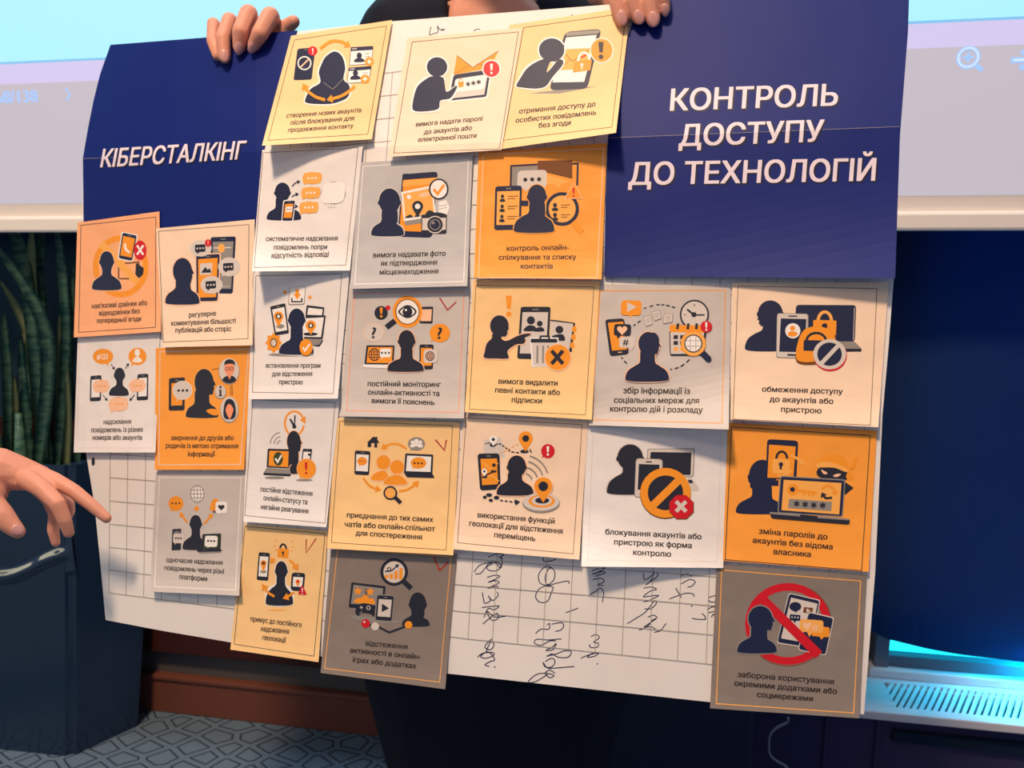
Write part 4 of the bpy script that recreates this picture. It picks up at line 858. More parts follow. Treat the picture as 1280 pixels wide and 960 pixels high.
card(cE, [(150, 112), (1006, 46), (970, 955), (120, 945)], 'paper_orange', 4, 'P', 'bright orange card with contact list phone and magnifier, left of the larger header',
     [('контроль онлайн-', 338, 766, 750, 758), ('спілкування та списку', 286, 826, 800, 822), ('контактів', 432, 884, 644, 884)], d17, .005, 6, inset=[(182, 124), (984, 84), (940, 944), (150, 946)])
cG3 = (580, 345, .1875)
def d18(a):
    a.excl('O', 299, 200, 136, 40)
    a.P('K', [(575, 290), (742, 312), (718, 510), (575, 500)], 10); a.P('L', [(575, 300), (728, 318), (702, 490), (575, 480)])
    for x, y in ((735, 355), (730, 408), (722, 462)): a.E('O', x, y, 15, 22)
    a.E('K', 636, 358, 26); a.S('K', [(585, 405), (610, 392), (655, 388), (672, 410), (668, 432), (620, 428)])
    a.phone([(378, 205), (578, 205), (560, 556), (354, 552)], 'K', 'L', (15, 36), 18)
    a.E('K', 446, 296, 27); a.S('K', [(398, 366), (418, 336), (446, 328), (476, 340), (472, 366)]); a.E('K', 505, 318, 19); a.S('K', [(468, 370), (485, 346), (520, 342), (534, 368)])
    a.P('W', [(440, 408), (632, 410), (608, 600), (452, 608)], 10); a.P('L', [(452, 440), (620, 444), (600, 600), (462, 600)], 8); a.P('K', [(446, 418), (620, 418), (624, 444), (444, 444)], 8); a.L('K', [(508, 418), (510, 402), (566, 402), (568, 418)], 12)
    for x in (490, 528, 562): a.L('G', [(x, 464), (x-2, 580)], 13)
    a.E('P', 625, 545, 90, 92); a.E('O', 625, 543, 84, 85); a.cross('K', 622, 542, 38, 26, 44)
    for c, g in (('P', 7), ('K', 0)):
        a.E(c, 236, 332, 62+g, 70+g); a.P(c, [(280, 290), (290+g, 325), (300+g, 352), (290+g, 362), (290+g, 385), (278+g, 404+g), (240, 405)])
        a.S(c, [(192-g, 385), (185-g, 415), (152-g, 450), (138-g, 505), (136-g, 545+g), (215, 550+g), (296+g, 548+g), (290+g, 500+g), (345, 458+g), (395+g, 452+g), (410+g, 430), (405, 412), (442+g, 394), (438, 383-g), (390, 388-g), (345, 405-g), (285, 432-g), (250, 418), (250, 390)])
card(cG3, [(62, 26), (906, 36), (852, 958), (5, 908)], 'paper_amber', 3, 'V', 'amber card with pointing figure and rubbish bin, fifth column below the contact list card',
     [('вимога видалити', 230, 718, 622, 732), ('певні контакти або', 208, 776, 638, 794), ('підписки', 318, 842, 518, 850)], d18, .005, 4, inset=[(80, 62), (866, 72), (810, 926), (36, 888)])
cG8 = (565, 515, .1927)
def d19(a):
    a.P('L', [(205, 180), (320, 165), (345, 300), (205, 270)], 8)
    for p in [[(215, 208), (245, 200), (268, 220), (305, 205), (345, 230), (385, 258), (440, 265)]]:
        pp = catmull(p, False, 6)
        for i in range(0, len(pp)-2, 3): a.L('K', [pp[i], pp[i+2]], 9)
    for i in range(5): a.L('O', [(310+i*26, 270-i*13), (324+i*26, 262-i*13)], 6)
    a.E('K', 265, 215, 20, 12); a.pin('W', 268, 178, 26, 44, 'K', .4); a.E('K', 470, 256, 28, 12); a.L('K', [(505, 240), (515, 265)], 8); a.pin('O', 478, 172, 46, 86, 'K', .48)
    a.bubble('R', 622, 254, 44, 46, (580, 300)); a.excl('W', 622, 252, 60, 18)
    a.phone([(165, 270), (308, 268), (315, 500), (182, 510)], 'K', 'O', (17, 34), 22); a.L('Y', [(195, 320), (250, 370), (300, 330)], 8); a.L('Y', [(200, 440), (260, 410), (305, 450)], 8)
    a.L('K', [(205, 420), (240, 400), (275, 385)], 9); a.E('K', 212, 422, 18, 9); a.pin('W', 210, 385, 18, 34, 'K', .4); a.E('K', 270, 385, 20, 9); a.pin('O', 272, 345, 22, 38, 'K', .55)
    for r in (60, 100, 140, 178): a.R('G', 470, 455, r*.92, r, 9, -78, -20)
    a.bust('K', 420, 352, 60, 70, 290, 528, 448, 538, 38, 0, 'P', 408)
    a.E('G', 578, 590, 122, 64); a.E('L', 578, 582, 118, 58); a.E('O', 582, 578, 86, 42); a.E('L', 582, 576, 66, 32); a.E('K', 585, 574, 46, 20); a.E('P', 592, 486, 64, 64); a.pin('O', 592, 482, 58, 106, 'K', .55)
    for x, y, rx, ry in ((240, 538, 20, 12), (212, 552, 12, 10), (288, 555, 18, 12), (252, 572, 14, 10)): a.E('K', x, y, rx, ry, 12)
    for i in range(4): a.L('K', [(312+i*30, 572+i*4), (330+i*30, 576+i*3)], 8)
    a.P('K', [(405, 565), (442, 582), (412, 605)])
card(cG8, [(78, 18), (882, 66), (826, 958), (5, 890)], 'paper_peach', 2, 'V', 'pale peach card with map pins, footprints and radiating target, fifth column bottom',
     [('використання функцій', 166, 684, 664, 726), ('геолокації для відстеження', 112, 738, 716, 790), ('переміщень', 274, 812, 538, 838)], d19, .006, 4, inset=[(92, 38), (844, 82), (786, 920), (36, 848)])
cG4 = (735, 345, .2031)
def d20(a):
    a.Q('B', 266, 200, 126, 92, 26); a.bubble('O', 266, 196, 63, 46, (260, 262), 26); a.P('L', [(242, 160), (300, 192), (240, 222)])
    def dash(p, n):
        pp = catmull(p, False, 12); m = len(pp)/n
        for i in range(n): a.L('K', [pp[int(i*m)], pp[min(len(pp)-1, int(i*m+m*.6))]], 8)
    dash([(345, 200), (420, 178), (480, 180), (545, 198)], 6); dash([(280, 308), (305, 288), (330, 272)], 2); dash([(205, 500), (222, 522), (245, 545)], 2); dash([(505, 576), (570, 558), (632, 508)], 4)
    for q in ([(340, 250), (385, 242), (398, 296), (355, 308)], [(392, 222), (440, 210), (452, 258), (410, 275)], [(470, 232), (522, 232), (518, 282), (462, 292)]):
        a.P('G', [(x+3, y+4) for x, y in q], 6); a.P('L', q, 6); a.L('G', [*q, q[0]], 3)
        for t in (.3, .5, .7): a.L('G', [a.quad(q, .2, t), a.quad(q, .8, t)], 3)
    a.P('K', [(105, 268), (222, 260), (252, 480), (135, 494)], 20); a.P('O', [(122, 288), (216, 280), (240, 452), (148, 460)]); a.L('P', [(185, 470), (210, 468)], 5)
    a.Q('K', 212, 332, 104, 72, 18); a.P('K', [(175, 360), (210, 360), (182, 388)]); a.heart('P', 210, 332, 32); a.Q('L', 240, 408, 96, 66, 16); a.P('L', [(245, 435), (280, 435), (268, 465)]); a.T('K', '#', 232, 405, 40, .03, 1)
    a.E('K', 655, 238, 90, 92); a.E('L', 655, 238, 80, 82); a.L('K', [(610, 205), (652, 240)], 12); a.L('K', [(652, 240), (718, 240)], 9); a.E('K', 652, 238, 16); a.L('K', [(655, 172), (655, 186)], 6); a.L('K', [(590, 238), (604, 238)], 5)
    a.P('K', [(500, 340), (728, 345), (716, 490), (505, 490)], 10); a.P('L', [(506, 345), (714, 348), (708, 478), (510, 480)], 6); a.P('O', [(503, 300), (722, 305), (718, 350), (503, 345)], 10)
    for x in (550, 614, 666): a.L('K', [(x+4, 292), (x, 328)], 16)
    for i, x in enumerate((540, 580)):
        for j, y in enumerate((376, 412)): a.Q('K', x, y, 26, 24)
        a.Q('Y', x, 450, 26, 24)
    a.E('R', 728, 312, 36); a.excl('W', 728, 310, 50, 14)
    a.lens('Y', 648, 416, 76, 22, 745, 515, 0.1, 'W'); a.R('K', 648, 416, 56, 56, 7); a.R('O', 648, 416, 78, 78, 5); a.L('N', [(702, 470), (742, 512)], 38); a.E('N', 742, 512, 18)
    for t in (-18, 16): a.L('G', [(605, 416+t), (692, 416+t)], 3); a.L('G', [(648+t, 372), (648+t, 460)], 3)
    a.bust('N', 372, 416, 62, 72, 230, 498, 540, 646, 38, 1, 'P', 366); a.E('N', 402, 400, 36, 52)
card(cG4, [(78, 50), (880, 60), (866, 945), (5, 918)], 'paper_stone', 2, 'O', 'beige card with calendar, clock and dashed circle round a profile',
     [('збір інформації із', 218, 722, 626, 726), ('соціальних мереж для', 160, 780, 682, 784), ('контролю дій і розкладу', 136, 834, 704, 842)], d20, (.022, 1), 5, inset=[(75, 92), (846, 88), (824, 906), (22, 884)])
cH1 = (725, 525, .1979)
def d21(a):
    a.P('G', [(425, 182), (726, 178), (718, 362), (420, 362)], 14); a.P('L', [(430, 186), (720, 184), (712, 356), (424, 358)], 14); a.P('K', [(446, 202), (704, 206), (698, 348), (436, 345)], 6); a.P('L', [(700, 362), (752, 430), (750, 452), (690, 450), (560, 440)], 6); a.P('K', [(680, 378), (706, 378), (716, 398), (690, 400)])
    a.bust('K', 317, 236, 80, 82, 170, 420, 345, 466, 40, 0, 'L')
    a.P('G', [(352, 240), (524, 246), (520, 496), (342, 490)], 22); a.P('L', [(356, 244), (518, 250), (514, 490), (346, 484)], 22); a.P('K', [(372, 278), (502, 282), (498, 450), (364, 440)]); a.L('K', [(416, 264), (454, 265)], 8)
    a.E('B', 540, 468, 162, 158); a.E('O', 540, 460, 160, 158); a.E('K', 540, 460, 112, 110); a.L('O', [(462, 538), (620, 384)], 48)
    o8 = lambda r, ry: [(640+r*math.cos(math.radians(22.5+45*k)), 548+ry*math.sin(math.radians(22.5+45*k))) for k in range(8)]
    a.P('B', [(x+2, y+5) for x, y in o8(84, 82)]); a.P('R', o8(80, 80)); a.cross('L', 638, 546, 32, 25)
card(cH1, [(44, 42), (934, 58), (905, 935), (8, 925)], 'paper_white', 1, 'L', 'white card with large orange no-entry ring and red cross badge, sixth column bottom',
     [('блокування акаунтів або', 160, 722, 766, 754), ('пристрою як форма', 216, 786, 704, 810), ('контролю', 336, 852, 574, 864)], d21, (.018, -1), 3)
cG5 = (900, 345, .1979)
def d22(a):
    a.P('N', [(480, 182), (860, 184), (852, 415), (470, 412)], 22); a.P('G', [(560, 412), (850, 414), (895, 460), (620, 460)], 6); a.P('K', [(620, 458), (895, 460), (893, 478), (650, 480)], 5); a.L('L', [(850, 200), (842, 405)], 4)
    a.bust('N', 318, 232, 78, 78, 158, 440, 350, 470, 44, 0, None, 322); a.P('N', [(250, 200), (240, 260), (236, 275), (248, 282), (245, 300), (262, 318), (300, 315)])
    a.P('G', [(360, 234), (560, 238), (552, 524), (354, 518)], 18); a.P('L', [(362, 238), (554, 242), (546, 516), (358, 512)], 18); a.P('N', [(384, 268), (546, 272), (536, 482), (374, 478)]); a.L('K', [(432, 253), (488, 254)], 8); a.L('K', [(425, 498), (480, 500)], 12); a.E('W', 460, 346, 48); a.E('O', 458, 330, 16); a.S('O', [(428, 372), (440, 352), (476, 352), (490, 370), (458, 384)])
    a.R('Y', 662, 285, 52, 68, 20, 180, 360); a.Q('O', 661, 326, 146, 94, 8); a.E('K', 661, 316, 18)
    a.S('B', [(485, 545), (490, 430), (530, 345), (615, 322), (700, 350), (735, 420), (700, 520), (600, 560)]); a.S('O', [(488, 530), (490, 425), (532, 340), (615, 318), (700, 345), (732, 415), (700, 510), (600, 540)]); a.R('K', 608, 408, 68, 56, 16, 180, 360); a.Q('N', 606, 440, 156, 68, 8)
    a.E('R', 696, 502, 106, 100); a.E('L', 693, 494, 104, 96); a.E('N', 692, 494, 78, 74); a.L('L', [(640, 552), (748, 438)], 26)
card(cG5, [(78, 40), (1066, 40), (1000, 955), (66, 906)], 'paper_peach', 3, 'V', 'pale card with laptop, padlocks and blocked sign, right one under the right header',
     [('обмеження доступу', 266, 730, 774, 746), ('до акаунтів або', 314, 794, 714, 808), ('пристрою', 386, 858, 640, 868)], d22, .006, 4, inset=[(114, 64), (992, 80), (950, 942), (82, 904)])
cH2 = (900, 520, .2031)
def d23(a):
    a.bust('N', 260, 365, 82, 96, 98, 392, 500, 600, 50, 0, None, 258); a.P('N', [(190, 340), (178, 390), (172, 400), (184, 412), (186, 440), (230, 470), (300, 440)]); a.L('N', [(330, 395), (330, 430)], 60)
    a.P('N', [(290, 142), (482, 152), (470, 390), (282, 388)], 24); a.P('O', [(302, 176), (466, 188), (452, 382), (292, 380)]); a.Q('Y', 376, 310, 108, 90, 16); a.R('K', 380, 262, 40, 50, 15, 180, 360); a.E('K', 375, 298, 14); a.Q('K', 374, 316, 14, 26); a.arrow('Y', [(435, 240), (480, 265), (520, 300)], 16, 20, 30); a.R('Y', 376, 310, 78, 62, 10, 20, 110)
    a.S('K', [(600, 330), (660, 305), (770, 330), (780, 390), (720, 400), (610, 375)]); a.P('K', [(760, 400), (822, 442), (770, 485), (740, 470)]); a.S('O', [(598, 300), (630, 255), (690, 236), (750, 250), (788, 300), (782, 335), (690, 300), (600, 315)]); a.S('Y', [(596, 298), (650, 280), (730, 300), (790, 330), (776, 345), (700, 318), (600, 316)]); a.E('O', 800, 370, 24); a.P('O', [(818, 262), (850, 256), (820, 332), (795, 330)], 4)
    a.S('P', [(622, 330), (645, 340), (662, 352), (640, 358)]); a.S('P', [(695, 368), (718, 356), (745, 358), (720, 376)])
    a.P('G', [(370, 368), (772, 390), (756, 622), (354, 596)], 16); a.P('N', [(376, 374), (766, 398), (750, 616), (360, 592)], 14); a.P('Y', [(392, 392), (748, 412), (734, 606), (378, 580)])
    a.E('O', 448, 454, 36); a.E('N', 446, 452, 15); a.L('O', [(480, 460), (595, 474)], 18); a.L('O', [(520, 470), (516, 488)], 14); a.L('O', [(550, 474), (546, 492)], 14); a.L('O', [(576, 474), (572, 492)], 14)
    a.arrow('O', [(625, 450), (660, 430), (695, 445), (715, 490)], 14, 22, 28); a.arrow('K', [(690, 502), (650, 505), (625, 470)], 14, 22, 28)
    a.P('G', [(425, 510), (690, 528), (684, 585), (418, 566)], 4); a.stars('K', [(472, 540), (524, 544), (577, 548), (632, 550)], 19, 9)
    a.P('K', [(304, 590), (800, 634), (796, 668), (316, 630)], 14); a.P('G', [(306, 590), (494, 605), (494, 618), (306, 602)], 5); a.P('G', [(600, 616), (795, 632), (795, 642), (600, 628)], 5)
card(cH2, [(48, 42), (966, 90), (915, 960), (18, 890)], 'paper_orange', 2, 'K', 'bright orange card with masked thief behind a password laptop, right column of the poster',
     [('зміна паролів до', 240, 724, 660, 760), ('акаунтів без відома', 202, 780, 692, 822), ('власника', 330, 850, 558, 868)], d23, .003, 5, inset=[(72, 66), (924, 120), (872, 952), (32, 884)])
cH3 = (880, 700, .2083)
def d24(a):
    a.R('R', 504, 384, 258, 246, 46); a.R('B', 506, 388, 262, 250, 5, -60, 130)
    a.P('L', [(508, 196), (700, 240), (640, 530), (436, 500)], 18); a.P('N', [(512, 202), (694, 245), (634, 524), (440, 494)], 18); a.P('L', [(522, 225), (682, 262), (628, 500), (462, 470)])
    a.E('N', 548, 280, 36, 28); a.P('N', [(540, 295), (580, 290), (548, 318)]); a.P('B', [(600, 282), (655, 288), (648, 322), (595, 316)]); a.P('L', [(616, 290), (640, 304), (614, 316)]); a.Q('N', 546, 346, 64, 36, 8); a.P('N', [(530, 358), (560, 358), (545, 378)]); a.dots('L', 546, 344, 18, 5)
    a.P('L', [(625, 308), (782, 344), (732, 574), (562, 540)], 18); a.P('N', [(630, 316), (776, 350), (728, 568), (568, 536)], 16)
    a.Q('O', 700, 430, 108, 60, 14); a.P('O', [(690, 455), (725, 455), (705, 478)]); a.Q('Y', 645, 396, 142, 76, 18); a.P('Y', [(615, 425), (655, 425), (632, 462)]); a.heart('P', 618, 394, 28); a.T('P', '#', 668, 402, 44, .02, 1)
    a.L('R', [(345, 228), (690, 570)], 56)
    a.bust('N', 338, 352, 72, 76, 200, 436, 466, 556, 40, 1, 'G', 330)
card(cH3, [(76, 26), (976, 92), (930, 950), (36, 890)], 'paper_dark_grey', 4, 'Y', 'dark grey card with red prohibition ring over a profile, bottom right corner of the poster',
     [('заборона користування', 202, 702, 778, 746), ('окремими додатками або', 182, 754, 796, 804), ('соцмережами', 318, 822, 652, 848)], d24, .003, 6, inset=[(106, 60), (940, 126), (898, 918), (74, 862)])
# ================================================================ PEOPLE
m = mat('skin', (222, 156, 132), .5, .35, bump=(55, .25, .003))
m.node_tree.nodes['Principled BSDF'].inputs['Subsurface Weight'].default_value = .12
m.node_tree.nodes['Principled BSDF'].inputs['Subsurface Radius'].default_value = (.01, .004, .002)
mat('nail', (214, 158, 152), .28, .5); mat('black_cloth', (16, 20, 36), .8, .2, bump=(14, .3, .006)); mat('hair_brown', (48, 32, 24), .5, .3)
mat('eye_white', (235, 230, 225), .3, .4); mat('eye_dark', (40, 28, 22), .2, .5); mat('lip', (176, 92, 86), .4, .3); mat('shoe_black', (16, 16, 18), .35, .4); mat('sleeve_dark', (40, 44, 60), .85, .2)
def vec3(r): return (r, r, r) if not isinstance(r, (tuple, list)) else r
def blob_mesh(segs, voxel, smooth=6):
    """one continuous skin grown round a chain of tapering limbs; seg = (centre, radius, centre, radius)"""
    bm = bmesh.new()
    for c0, r0, c1, r1 in segs:
        b = bmesh.new()
        for c, r in ((c0, vec3(r0)), (c1, vec3(r1))):
            res = bmesh.ops.create_icosphere(b, subdivisions=2, radius=1)
            for v in res['verts']: v.co = Vector(c)+Vector([v.co[i]*r[i] for i in range(3)])
        h = bmesh.ops.convex_hull(b, input=b.verts[:])
        bmesh.ops.delete(b, geom=[g for g in set(h['geom_interior']+h['geom_unused']) if isinstance(g, bmesh.types.BMVert)], context='VERTS')
        t = bpy.data.meshes.new('t'); b.to_mesh(t); b.free(); bm.from_mesh(t); bpy.data.meshes.remove(t)
    me = bpy.data.meshes.new('t'); bm.to_mesh(me); bm.free()
    o = bpy.data.objects.new('t', me); COL.objects.link(o)
    md = o.modifiers.new('r', 'REMESH'); md.mode = 'VOXEL'; md.voxel_size = voxel
    if smooth: ms = o.modifiers.new('s', 'SMOOTH'); ms.factor = .5; ms.iterations = smooth
    out = bpy.data.meshes.new_from_object(o.evaluated_get(bpy.context.evaluated_depsgraph_get()))
    bpy.data.objects.remove(o); bpy.data.meshes.remove(me); return out
def chain(pts, rads): return [(pts[i], rads[i], pts[i+1], rads[i+1]) for i in range(len(pts)-1)]
def join(name, mes, mts, parent=None, origin=(0, 0, 0)):
    bm = bmesh.new()
    for me in mes: bm.from_mesh(me)
    return mesh(name, bm, mts, parent, smooth=True, origin=origin)
def nail(name, c, up, face, w, l, parent, origin):
    """fingernail: small curved plate lying on the fingertip"""
    bm = bmesh.new(); bmesh.ops.create_uvsphere(bm, u_segments=16, v_segments=10, radius=1)
    z = Vector(face).normalized(); y = (Vector(up)-z*Vector(up).dot(z)).normalized(); x = y.cross(z)
    for v in bm.verts:
        p = v.co.copy(); q = Vector((p.x*w, p.y*l, p.z*.0016-.18*w*p.x*p.x)); v.co = Vector(c)+x*q.x+y*q.y+z*q.z
    return mesh(name, bm, 'nail', parent, smooth=True, origin=origin)
def zp(x, y): return BASE/S0.r(x, y)
RO = W(-.025, 1.13, 0)
per = empty('person', RO, YAW); tag(per, 'person in black standing behind the poster, holding its top edge with both hands', 'person')
per.rotation_euler = (0, 0, 0)
def hand(fingers, thumb, palm, wrist, elbow):
    segs = []
    for pts, rads in fingers+[thumb]: segs += chain([at(x, y, zp(x, max(y, 44 if x < 500 else 6))+dz) for x, y, dz in pts], rads)
    segs += palm; segs += chain([wrist, elbow], [(.030, .026, .030), (.04, .04, .04)])
    return segs
zL = zp(310, 44); zR = zp(795, 6)
FL = [([(278, 62, .040), (268, 38, .022), (267, 30, -.004), (266, 52, -.013), (272, 70, -.0105)], [.009, .0085, .0082, .0078, .0065]),
      ([(292, 60, .042), (288, 34, .024), (287, 25, -.005), (279, 48, -.019), (281, 72, -.0115)], [.010, .0095, .0095, .009, .0075]),
      ([(314, 56, .042), (312, 28, .026), (311, 17, -.006), (301, 40, -.022), (299, 59, -.012)], [.0115, .0112, .0112, .0104, .0078]),
      ([(342, 58, .042), (340, 30, .026), (338, 20, -.006), (325, 42, -.021), (317, 57, -.0115)], [.0115, .0112, .0112, .0100, .0075])]
TL_ = ([(345, 95, .040), (352, 55, .024), (358, 34, .014), (367, 27, .010)], [.013, .011, .0095, .0078])
palmL = [(at(284, 66, zL+.046), .013, at(338, 66, zL+.046), .015), (at(284, 66, zL+.046), .013, at(308, 130, zL+.055), (.022, .018, .022)), (at(338, 66, zL+.046), .015, at(322, 130, zL+.055), (.022, .018, .022)), (at(330, 90, zL+.046), .016, at(345, 92, zL+.038), .015), (at(310, 80, zL+.046), .013, at(320, 128, zL+.055), .018)]
wrL, elL = at(318, 150, zL+.06), W(-.30, 1.12, 1.06)
FR = [([(770, -20, .034), (768, -30, .016), (767, -24, -.005), (772, 2, -.018), (778, 24, -.0115)], [.0098, .0095, .0095, .0092, .0078]),
      ([(790, -22, .036), (787, -36, .018), (786, -28, -.006), (791, 1, -.019), (799, 22, -.0115)], [.0098, .0095, .0095, .0090, .0074]),
      ([(810, -22, .036), (807, -38, .018), (806, -30, -.006), (811, 2, -.019), (817, 25, -.0115)], [.0098, .0095, .0095, .0092, .0076]),
      ([(830, -16, .034), (826, -32, .016), (825, -26, -.005), (828, -6, -.017), (831, 12, -.0105)], [.0088, .0082, .0082, .0078, .0064])]
TR_ = ([(784, 48, .032), (772, 16, .022), (757, -2, .013), (742, -4, .009)], [.013, .0115, .0098, .008])
palmR = [(at(770, 0, zR+.04), .012, at(826, 2, zR+.04), .012), (at(770, 0, zR+.04), .012, at(786, 80, zR+.05), (.021, .017, .021)), (at(826, 2, zR+.04), .012, at(808, 80, zR+.05), (.021, .017, .021)), (at(798, 10, zR+.04), .013, at(798, 78, zR+.05), .018), (at(780, 40, zR+.036), .014, at(796, 60, zR+.044), .016)]
wrR, elR = at(800, 108, zR+.056), W(.20, 1.11, 1.06)
CX = -.025
def w(l, f, z): return W(CX+l, f, z)
R = Matrix.Rotation(YAW, 3, 'Z')
body = [(w(0, 1.14, 1.28), (.13, .085, .1), w(0, 1.15, 1.05), (.115, .08, .08)), (w(0, 1.15, 1.05), (.115, .08, .08), w(0, 1.15, .88), (.165, .10, .09)), (w(-.11, 1.15, 1.36), .055, w(.11, 1.15, 1.36), .055), (w(-.07, 1.12, 1.30), .07, w(.07, 1.12, 1.30), .07), (w(0, 1.10, 1.37), (.07, .03, .05), w(0, 1.14, 1.40), (.06, .045, .04)),
        (w(0, 1.15, 1.36), .056, w(0, 1.10, 1.45), .046), (w(0, 1.10, 1.45), .046, w(0, 1.06, 1.52), .046)]
for s, el, wr in ((-1, elL, wrL), (1, elR, wrR)): body += [(w(s*.122, 1.15, 1.37), .050, el, .038), (el, .038, wr, .027)]
for s in (-1, 1): body += [(w(s*.085, 1.15, .86), .085, w(s*.08, 1.15, .48), .056), (w(s*.08, 1.15, .48), .056, w(s*.08, 1.17, .33), .054), (w(s*.08, 1.17, .33), .054, w(s*.08, 1.17, .09), .034), (w(s*.08, 1.17, .07), (.034, .04, .035), w(s*.085, 1.05, .035), (.035, .04, .02))]
HC = w(0, 1.035, 1.585)
head = [(HC+Vector((0, 0, .02)), (.073, .092, .088), HC+Vector((0, 0, -.02)), (.068, .085, .08)), (HC-R@Vector((0, .025, .05)), (.055, .06, .05), HC-R@Vector((0, .05, .092)), (.026, .022, .018)), (HC-R@Vector((0, .088, -.005)), .008, HC-R@Vector((0, .104, .028)), .011), (HC-R@Vector((0, .02, .06)), .042, w(0, 1.085, 1.47), .045)]
for s in (-1, 1): head.append((HC+R@Vector((s*.074, .01, .01)), (.008, .016, .026), HC+R@Vector((s*.074, .01, -.02)), (.007, .010, .012)))
bmain = blob_mesh(body+head, .006, 5)
hl = blob_mesh(hand(FL, TL_, palmL, wrL, wrL+(elL-wrL)*.35), .0014, 5); hr = blob_mesh(hand(FR, TR_, palmR, wrR, wrR+(elR-wrR)*.35), .0014, 5)
join('body', [bmain, hl, hr], ['skin'], per, RO)
cam_dir = lambda p: CAM-p
def put_nails(fs, idx, zp_, dpx):
    for pts, rads in [fs[i] for i in idx]:
        x, y, dz = pts[-1]; x2, y2, dz2 = pts[-2]; d = zp(x, max(y, 44 if x < 500 else 6))+dz; d2 = zp(x2, max(y2, 44 if x2 < 500 else 6))+dz2
        P = at(x, y, d); Q = at(x2, y2, d2); face = (CAM-P).normalized()
        n = face-(P-Q).normalized()*face.dot((P-Q).normalized())
        c = P+n.normalized()*(rads[-1]*.84)+(P-Q).normalized()*.001
        nail('fingernail', c, Q-P, n+Vector((0, 0, -.15)), rads[-1]*.70, rads[-1]*1.05, per, RO)
put_nails(FL, (1, 2, 3), zL, 0); put_nails(FR, (0, 1, 2, 3), zR, 0)
# clothes
dress = [(w(0, 1.14, 1.29), (.150, .115, .09), w(0, 1.15, 1.06), (.135, .10, .08)), (w(0, 1.15, 1.06), (.135, .10, .08), w(0, 1.15, .86), (.195, .13, .09)), (w(0, 1.15, .86), (.195, .12, .09), w(0, 1.10, .56), (.232, .11, .06)), (w(0, 1.10, .56), (.232, .11, .06), w(0, 1.10, .30), (.170, .11, .05)),
         (w(-.105, 1.15, 1.37), .064, w(.105, 1.15, 1.37), .064), (w(-.08, 1.12, 1.30), .085, w(.08, 1.12, 1.30), .085)]
for s, el, wr in ((-1, elL, wrL), (1, elR, wrR)): dress += [(w(s*.122, 1.15, 1.37), .060, el, .054), (el, .054, el+(wr-el)*.86, .040)]
dm = blob_mesh(dress, .007, 5)
bm = bmesh.new(); bm.from_mesh(dm)
# open neckline: a deep V at the front and a round neck
ax, ay = W(1, 0, 0), W(0, 1, 0); nv = (ax+Vector((0, 0, -.12))).normalized()
for pc, pn in ((w(-.058, 1, 1.3), ax), (w(.008, 1, 1.37), nv), (w(0, 1, 1.30), Vector((0, 0, 1))), (w(0, 1.14, 1.3), ay)):
    bmesh.ops.bisect_plane(bm, geom=bm.verts[:]+bm.edges[:]+bm.faces[:], plane_co=pc, plane_no=pn)
bmesh.ops.delete(bm, geom=[f for f in bm.faces if (lambda c: c.z > 1.30 and (c-w(-.058, 1, 1.3)).dot(ax) > 0 and (c-w(.008, 1, 1.37)).dot(nv) < 0 and (c-w(0, 1.14, 1.3)).dot(ay) < 0)(f.calc_center_median()) or (f.calc_center_median().z > 1.40 and (f.calc_center_median()-w(0, 1.15, 1.4)).xy.length < .075)], context='FACES')
bmesh.ops.solidify(bm, geom=bm.faces[:], thickness=.003)
mesh('dress', bm, 'black_cloth', per, smooth=True, origin=RO)
hair = blob_mesh([(HC+R@Vector((0, .02, .035)), (.084, .095, .084), HC+R@Vector((0, .035, -.04)), (.084, .075, .08)), (HC+R@Vector((0, .06, -.04)), (.085, .05, .07), w(0, 1.20, 1.40), (.09, .03, .04))], .006, 4)
bm = bmesh.new(); bm.from_mesh(hair)
bmesh.ops.delete(bm, geom=[f for f in bm.faces if (lambda q: q.y < -.028 and q.z < .062)(R.transposed()@(f.calc_center_median()-HC))], context='FACES')
bmesh.ops.solidify(bm, geom=bm.faces[:], thickness=.004); mesh('hair', bm, 'hair_brown', per, smooth=True, origin=RO)
for s in (-1, 1):
    bm = bmesh.new(); bmesh.ops.create_uvsphere(bm, u_segments=16, v_segments=10, radius=.0115); c = HC+R@Vector((s*.030, -.0715, .008))
    for f in bm.faces:
        if (R.transposed()@f.calc_center_median())  .y < -.0098: f.material_index = 1
    bmesh.ops.translate(bm, verts=bm.verts, vec=c); mesh('eye', bm, ['eye_white', 'eye_dark'], per, smooth=True, origin=RO)
    bm = bmesh.new(); bmesh.ops.create_uvsphere(bm, u_segments=16, v_segments=10, radius=1); M = R.to_4x4()
    for v in bm.verts: v.co = M@Vector((v.co.x*.042, v.co.y*.115, max(-.6, v.co.z)*.045))+w(s*.082, 1.10, .028)
    mesh('shoe', bm, 'shoe_black', per, smooth=True, origin=RO)
bm = bmesh.new(); bmesh.ops.create_uvsphere(bm, u_segments=16, v_segments=10, radius=1)
for v in bm.verts: v.co = R@Vector((v.co.x*.024, v.co.y*.01, v.co.z*.008))+HC-R@Vector((0, .088, .058))
mesh('mouth', bm, 'lip', per, smooth=True, origin=RO)

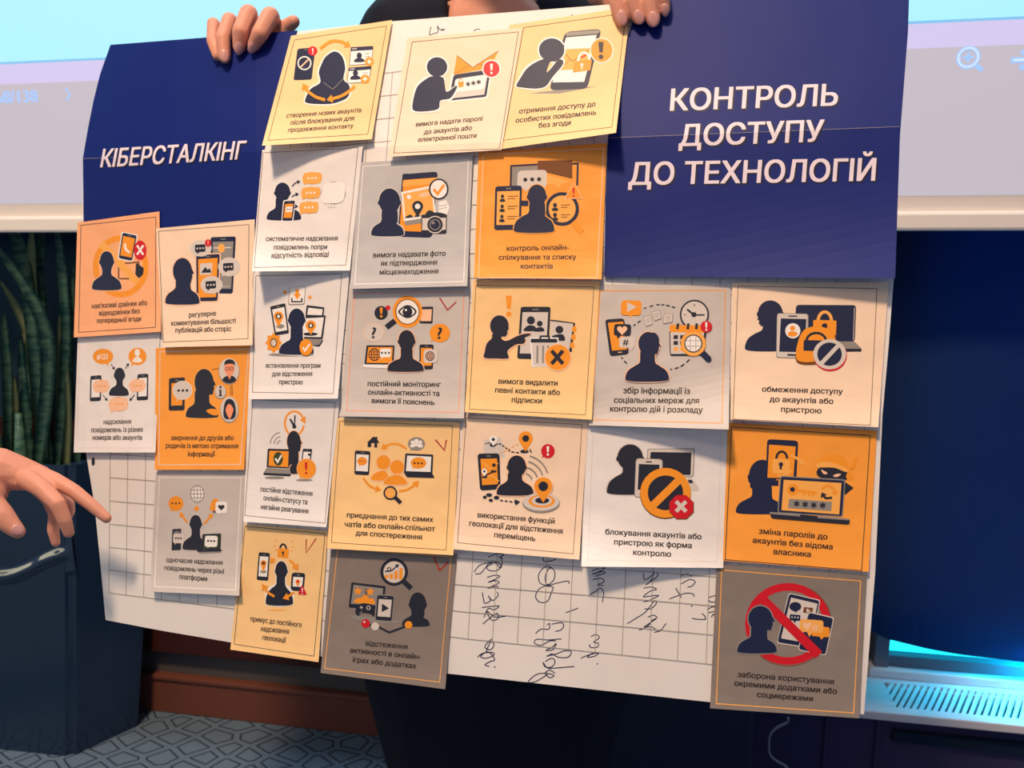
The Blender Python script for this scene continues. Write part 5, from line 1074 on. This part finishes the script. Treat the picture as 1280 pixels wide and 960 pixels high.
# ---- pointing hand of a second person at the left edge
ZH = .90; kx = .2083
def hp(x, y, dz=0): return at(x*kx, 540+y*kx, ZH+dz)
def hr_(r): return r*kx/1000*ZH
def hchain(pts): return chain([hp(x, y, dz) for x, y, dz, r in pts], [hr_(r) for x, y, dz, r in pts])
RP = W(-1.15, .95, 0)
p2 = empty('person', RP); tag(p2, 'person off to the left, only a bare pointing hand reaching into view', 'person')
segs = []
segs += hchain([(225, 255, .006, 58), (330, 292, .004, 50), (440, 352, 0, 44), (550, 440, -.002, 39), (640, 518, -.002, 31)])
segs += hchain([(170, 285, -.008, 62), (260, 345, -.014, 54), (345, 430, -.020, 48), (388, 530, -.018, 41), (412, 605, -.014, 32)])
segs += hchain([(200, 310, .014, 52), (290, 400, .012, 42), (330, 490, .010, 38), (318, 590, .010, 34), (335, 665, .012, 27)])
segs += hchain([(230, 290, .03, 48), (340, 370, .032, 36), (418, 430, .034, 30), (425, 480, .036, 25), (385, 560, .038, 22)])
segs += hchain([(-110, 350, -.02, 105), (-60, 440, -.026, 82), (10, 500, -.028, 68), (60, 555, -.028, 56), (108, 598, -.028, 42)])
E_ = lambda x, y, dz, r, t: (hp(x, y, dz), (hr_(r), t, hr_(r)))
def esegs(L): 
    for A, B in zip(L, L[1:]): segs.append((A[0], A[1], B[0], B[1]))
esegs([E_(-330, 290, 0, 175, .030), E_(-160, 240, 0, 170, .026), E_(-20, 225, 0, 135, .024), E_(90, 240, .004, 100, .022), E_(215, 262, .008, 56, .020)])
esegs([E_(-20, 240, 0, 125, .024), E_(100, 262, .004, 88, .020), E_(180, 290, .004, 60, .018)])
esegs([E_(-120, 290, -.01, 130, .026), E_(-60, 380, -.02, 80, .022)])
fore = hp(-330, 290); elb = W(-1.02, .86, .98)
segs += chain([fore, elb], [.030, .042])
hm = blob_mesh(segs, .0015, 6); join('body', [hm], ['skin'], p2, RP)
P = hp(108, 598, -.028); nail('fingernail', P+(CAM-P).normalized()*hr_(42)*.86+Vector((0, 0, .002)), hp(60, 545, -.028)-P, CAM-P+Vector((.25, 0, .0)), hr_(30), hr_(36), p2, RP)
sl = blob_mesh([(fore+(elb-fore)*.45, .050, elb, .058), (elb, .058, W(-1.22, .92, 1.32), .07)], .006, 4); join('sleeve', [sl], ['sleeve_dark'], p2, RP)
